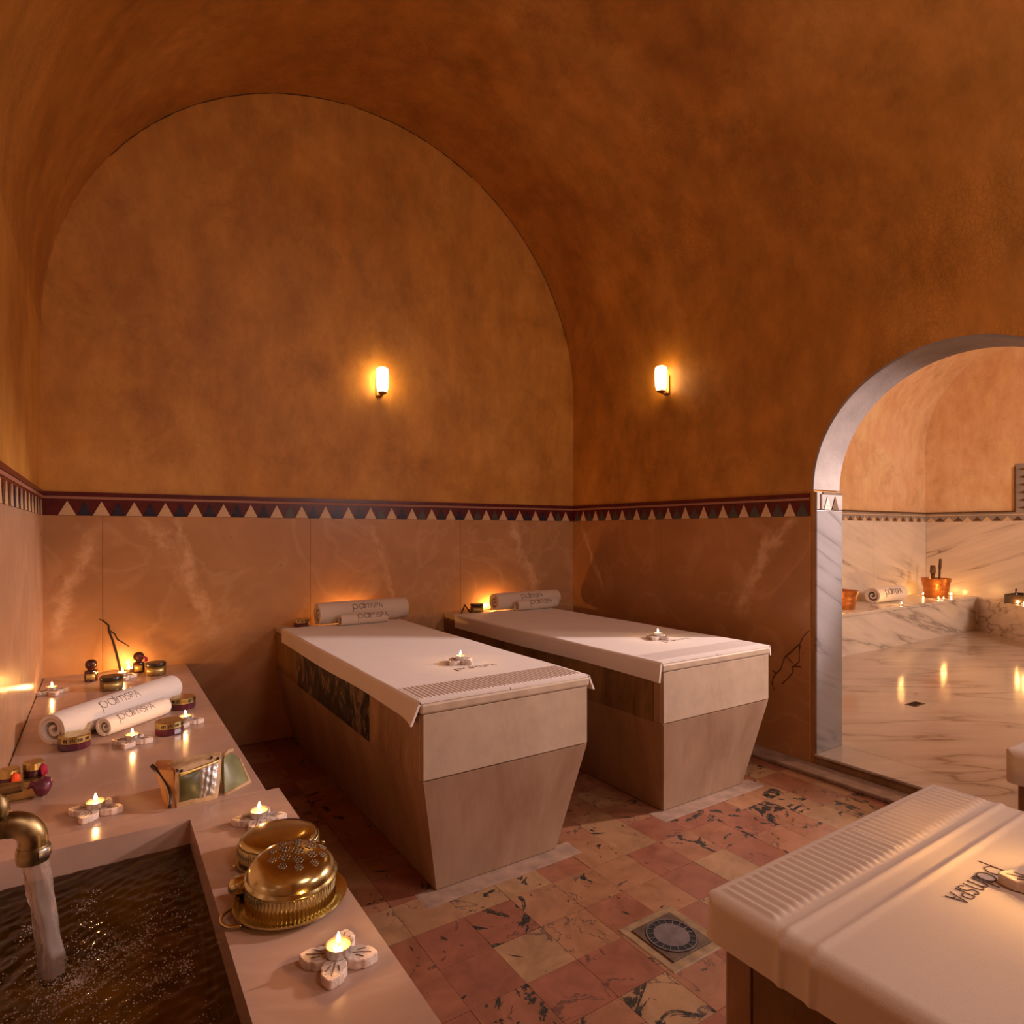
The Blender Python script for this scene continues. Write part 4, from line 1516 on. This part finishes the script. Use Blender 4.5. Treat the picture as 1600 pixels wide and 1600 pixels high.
bg = thing('gift_bag', 'green satin gift bag with silver foil patch and tan canvas hems standing on the bench', 'bag', (0.21, 1.91, TZ))
b0, b1, b2, b3 = (0.166, 1.878, TZ), (0.266, 1.882, TZ), (0.272, 1.945, TZ), (0.150, 1.945, TZ)
t0_, t1_, t2_, t3_ = (0.166, 1.892, TZ + .096), (0.277, 1.925, TZ + .102), (0.285, 1.955, TZ + .104), (0.150, 1.962, TZ + .096)
body = MB()
hexa(body, [b0, b1, b2, b3, t0_, t1_, t2_, t3_], 8, 0.006)
body.build('bag_body', M['canvas'], bg, smooth=50, world=True)
F = lambda u, v: lerp(lerp(b0, b1, u), lerp(t0_, t1_, u), v)
patch(MB(), F(.07, .14), F(.58, .14), F(.58, .84), F(.07, .80), 0.000, 0.004, 0.007).build('green_panel', M['satin_green'], bg, smooth=50, world=True)
patch(MB(), F(.52, .12), F(.96, .14), F(.96, .86), F(.52, .86), 0.001, 0.006, 0.007, 14, 0.004).build('foil_patch', M['foil'], bg, smooth=50, world=True)
patch(MB(), F(.07, .80), F(.95, .86), F(.95, .93), F(.07, .90), 0.001, 0.006, 0.003).build('gold_band', M['gold'], bg, smooth=50, world=True)
for u_, v_ in ((.02, 1.0), (.12, .95), (.97, .97), (.80, 1.04)):
    p = F(u_, v_)
    MB().ball((p[0], p[1] - 0.004, p[2]), 0.0042, 8, 6).build('dark_bead', M['leather'], bg, smooth=True, world=True)
MB().box(0.162, 0.282, 1.93, 1.937, TZ + 0.098, TZ + 0.112).build('top_hem', M['canvas'], bg, world=True, bevel=0.002)
# folded side gusset with its dark strap
g0, g1, g2, g3 = (0.150, 1.880, TZ), (0.164, 1.884, TZ), (0.150, 1.97, TZ), (0.138, 1.955, TZ)
s0, s1, s2, s3 = (0.118, 1.960, TZ + .088), (0.160, 1.897, TZ + .094), (0.165, 1.985, TZ + .096), (0.128, 2.02, TZ + .090)
hexa(MB(), [g0, g1, g2, g3, s0, s1, s2, s3], 6, 0.003).build('side_gusset', M['lining'], bg, smooth=50, world=True)
st_ = []
for i in range(10):
    s = i / 9
    st_.append((0.148 - 0.034 * s ** 1.6 + 0.010 * math.sin(s * PI), 1.868 + 0.098 * s ** 1.4, TZ + 0.006 + 0.090 * s))
MB().tube(st_, [0.0045] * 8 + [0.006, 0.006], 8).build('strap', M['leather'], bg, smooth=True, world=True)

bg2 = thing('satin_sachet', 'pale green satin sachet with canvas hem at the right of the gift bag', 'bag', (0.325, 1.965, TZ))
c0, c1, c2, c3 = (0.286, 1.895, TZ), (0.362, 1.955, TZ), (0.352, 1.975, TZ), (0.288, 1.93, TZ)
d0_, d1_, d2_, d3_ = (0.290, 1.935, TZ + .098), (0.338, 1.992, TZ + .066), (0.334, 2.000, TZ + .066), (0.290, 1.95, TZ + .098)
hexa(MB(), [c0, c1, c2, c3, d0_, d1_, d2_, d3_], 8, 0.006).build('sachet_body', M['satin_pale'], bg2, smooth=50, world=True)
MB().tube([c0, lerp(c0, c1, .5), c1], 0.0065, 8).build('hem', M['canvas'], bg2, smooth=True, world=True)
MB().tube([c1, lerp(c1, d1_, .5), d1_], 0.0045, 8).build('hem', M['canvas'], bg2, smooth=True, world=True)
MB().tube([d0_, lerp(d0_, (0.31, 1.96, TZ + .104), .7), (0.318, 1.97, TZ + .098)], 0.006, 8).build('ruffle', M['canvas'], bg2, smooth=True, world=True)

# ------------------------------------------------------------------ gold gift box with jars behind the tap
gb = thing('gold_gift_box', 'flat gold gift box with a purple satin pouch on it, behind the tap', 'box', (-0.19, 2.23, TZ))
MB().box(-0.235, -0.135, 2.165, 2.265, TZ, TZ + 0.030).build('box_body', M['gold'], gb, bevel=0.003, world=True)
MB().box(-0.237, -0.133, 2.163, 2.267, TZ + 0.0305, TZ + 0.046).build('box_lid', M['gold'], gb, bevel=0.003, world=True)
pu = MB().lathe([(0.0, 0.0), (0.018, 0.003), (0.026, 0.014), (0.024, 0.028), (0.012, 0.038), (0.006, 0.043), (0.012, 0.052), (0.0, 0.052)], 18,
                Matrix.Translation((-0.136, 2.148, TZ + 0.033)) @ Matrix.Rotation(-1.2, 4, 'Y') @ Matrix.Translation((0, 0, -0.02)),
                flute=lambda i, a: 0.002 * math.sin(a * 7) if i > 1 else 0)
pu.build('purple_pouch', M['purple_cloth'], gb, smooth=True, world=True)


def gold_tub(loc, rz, label, tass):
    t = thing('gold_tub', label, 'jar', loc, rz, 'gold tubs on the gift box')
    MB().lathe([(0.0, 0.0), (0.022, 0.0), (0.024, 0.003), (0.024, 0.018), (0.0, 0.018)], 20).build('tub_body', M['purple'], t, smooth=40)
    MB().lathe([(0.0, 0.0182), (0.025, 0.0182), (0.025, 0.036), (0.022, 0.039), (0.0, 0.040)], 20).build('gold_lid', M['gold'], t, smooth=40)
    if tass:
        m = MB()
        for q_ in range(9):
            a = -0.9 + q_ * 0.2
            m.tube([(0.022, 0, 0.030), (0.030 + .004 * math.cos(a * 3), 0.008 * math.sin(a * 2), 0.022), (0.031, 0.014 * math.sin(a), 0.000)], 0.0028, 5)
        m.build('tassel', M[tass], t, smooth=True)
    return t


gold_tub((-0.163, 2.225, TZ + 0.046), -0.5, 'gold tub with a crimson tassel on the gold gift box', 'crimson')
gold_tub((-0.214, 2.190, TZ + 0.046), -0.9, 'gold tub with an orange tassel on the gold gift box', 'orange')

# ------------------------------------------------------------------ floor drain
fd = thing('floor_drain', 'round metal floor drain grille set in yellow mortar among the marble tiles', 'drain', (1.467, 1.338, 0.0))
MB().frustum((-0.118, 0.118, -0.118, 0.118, 0.0), (-0.112, 0.114, -0.112, 0.112, 0.0025)).build('mortar_bed', M['mortar'], fd, bevel=0.002)
MB().box(-0.086, 0.086, -0.086, 0.086, 0.0035, 0.0060).build('square_plate', M['drain_plate'], fd, bevel=0.001)
MB().lathe([(0.0, 0.0061), (0.0795, 0.0061), (0.0795, 0.0068), (0.0, 0.0068)], 40).build('sump_shade', M['black'], fd)  # flat black disc painted as the shade below the grille
gr = MB().lathe([(0.0735, 0.0069), (0.078, 0.0069), (0.078, 0.0084), (0.0735, 0.0084), (0.0735, 0.0069)], 48)
gr.build('outer_ring', M['drain'], fd, smooth=40)
MB().lathe([(0.0, 0.0069), (0.055, 0.0069), (0.055, 0.0080), (0.0, 0.0080)], 40).build('centre_disc', M['drain'], fd, smooth=40)
for k in range(18):
    MB().box(0.054, 0.075, -0.0015, 0.0015, 0.0069, 0.0080, Matrix.Rotation(k * PI / 9, 4, 'Z')).build('grille_bar', M['drain'], fd)

# ------------------------------------------------------------------ things on the hall bench


def pail(loc, r, h, label):
    t = thing('copper_pail', label, 'pail', loc)
    MB().lathe([(0.0, 0.0), (r * .80, 0.0), (r * .82, 0.004), (r * .98, h * .78), (r * 1.02, h * .80), (r * 1.06, h), (r * 1.0, h), (r * .92, h * .78), (r * .78, 0.012), (0.0, 0.012)], 32).build('pail_body', M['copper'], t, smooth=35)
    for z in (h * .30, h * .55):
        MB().lathe([(r * (.82 + .2 * z / h), z), (r * (.85 + .2 * z / h), z + .004), (r * (.83 + .2 * z / h), z + .012)], 32).build('hoop', M['copper'], t, smooth=True)
    return t


p1 = pail((6.27, 3.46, HT), 0.15, 0.185, 'copper pail at the left end of the hall bench, half hidden by the arch')
MB().tube([(-0.15, 0, 0.18), (-0.09, 0, 0.215), (-0.05, 0, 0.20)], 0.008, 8).build('handle', M['wood'], p1, smooth=True)
pail((8.30, 3.44, HT), 0.145, 0.225, 'copper pail holding two wooden brushes on the hall bench')
for x, dx, hh, rr, lab in ((8.225, -0.01, 0.36, 0.026, 'short thick wooden brush standing in the copper pail'), (8.365, 0.05, 0.43, 0.015, 'long thin wooden stick standing in the copper pail')):
    t = thing('wooden_brush', lab, 'brush', (x, 3.44, HT + 0.02))
    MB().tube([(0, 0, 0), (dx * .6, 0, hh * .7)], rr * .8, 10).build('handle', M['wood'], t, smooth=True)
    MB().tube([(dx * .6, 0, hh * .7), (dx * .75, 0, hh * .78), (dx, 0, hh)], [rr * .8, rr * 1.2, rr], 10).build('brush_head', M['wood'], t, smooth=True)
tr_ = thing('dark_tray', 'dark tray with little bottles on the hall platform at the right edge', 'tray', (8.52, 2.66, HT - 0.012))
MB().box(-0.17, 0.17, -0.12, 0.12, 0.0, 0.012).build('tray_base', M['jar_lid'], tr_, bevel=0.003)
for a in ((-0.17, 0.17, -0.125, -0.115), (-0.17, 0.17, 0.115, 0.125), (-0.175, -0.165, -0.12, 0.12), (0.165, 0.175, -0.12, 0.12)):
    MB().box(a[0], a[1], a[2], a[3], 0.0, 0.10).build('tray_side', M['jar_lid'], tr_, bevel=0.002)
for i, (x, y, w_) in enumerate([(8.42, 2.70, 'leftmost of the three'), (8.50, 2.64, 'middle one of the three'), (8.58, 2.60, 'rightmost of the three')]):
    t = thing('tiny_bottle', 'tiny dark bottle in the dark tray, ' + w_, 'bottle', (x, y, HT), 0, 'tiny bottles in the dark tray')
    MB().lathe([(0.0, 0.0), (0.02, 0.0), (0.022, 0.01), (0.02, 0.09), (0.008, 0.11), (0.008, 0.15), (0.0, 0.15)], 12).build('bottle_body', M['bottle'], t, smooth=40)
# small drain in the hall floor
hd = thing('hall_drain', 'small dark drain slot in the marble floor of the hall beyond the arch', 'drain', (4.65, 2.055, ZF))
MB().box(-0.07, 0.07, -0.035, 0.035, 0.0, 0.003).build('plate', M['drain_plate'], hd, bevel=0.001)
for k in range(5):
    MB().box(-0.055 + k * 0.024, -0.043 + k * 0.024, -0.024, 0.024, 0.003, 0.0045).build('slot', M['black'], hd)
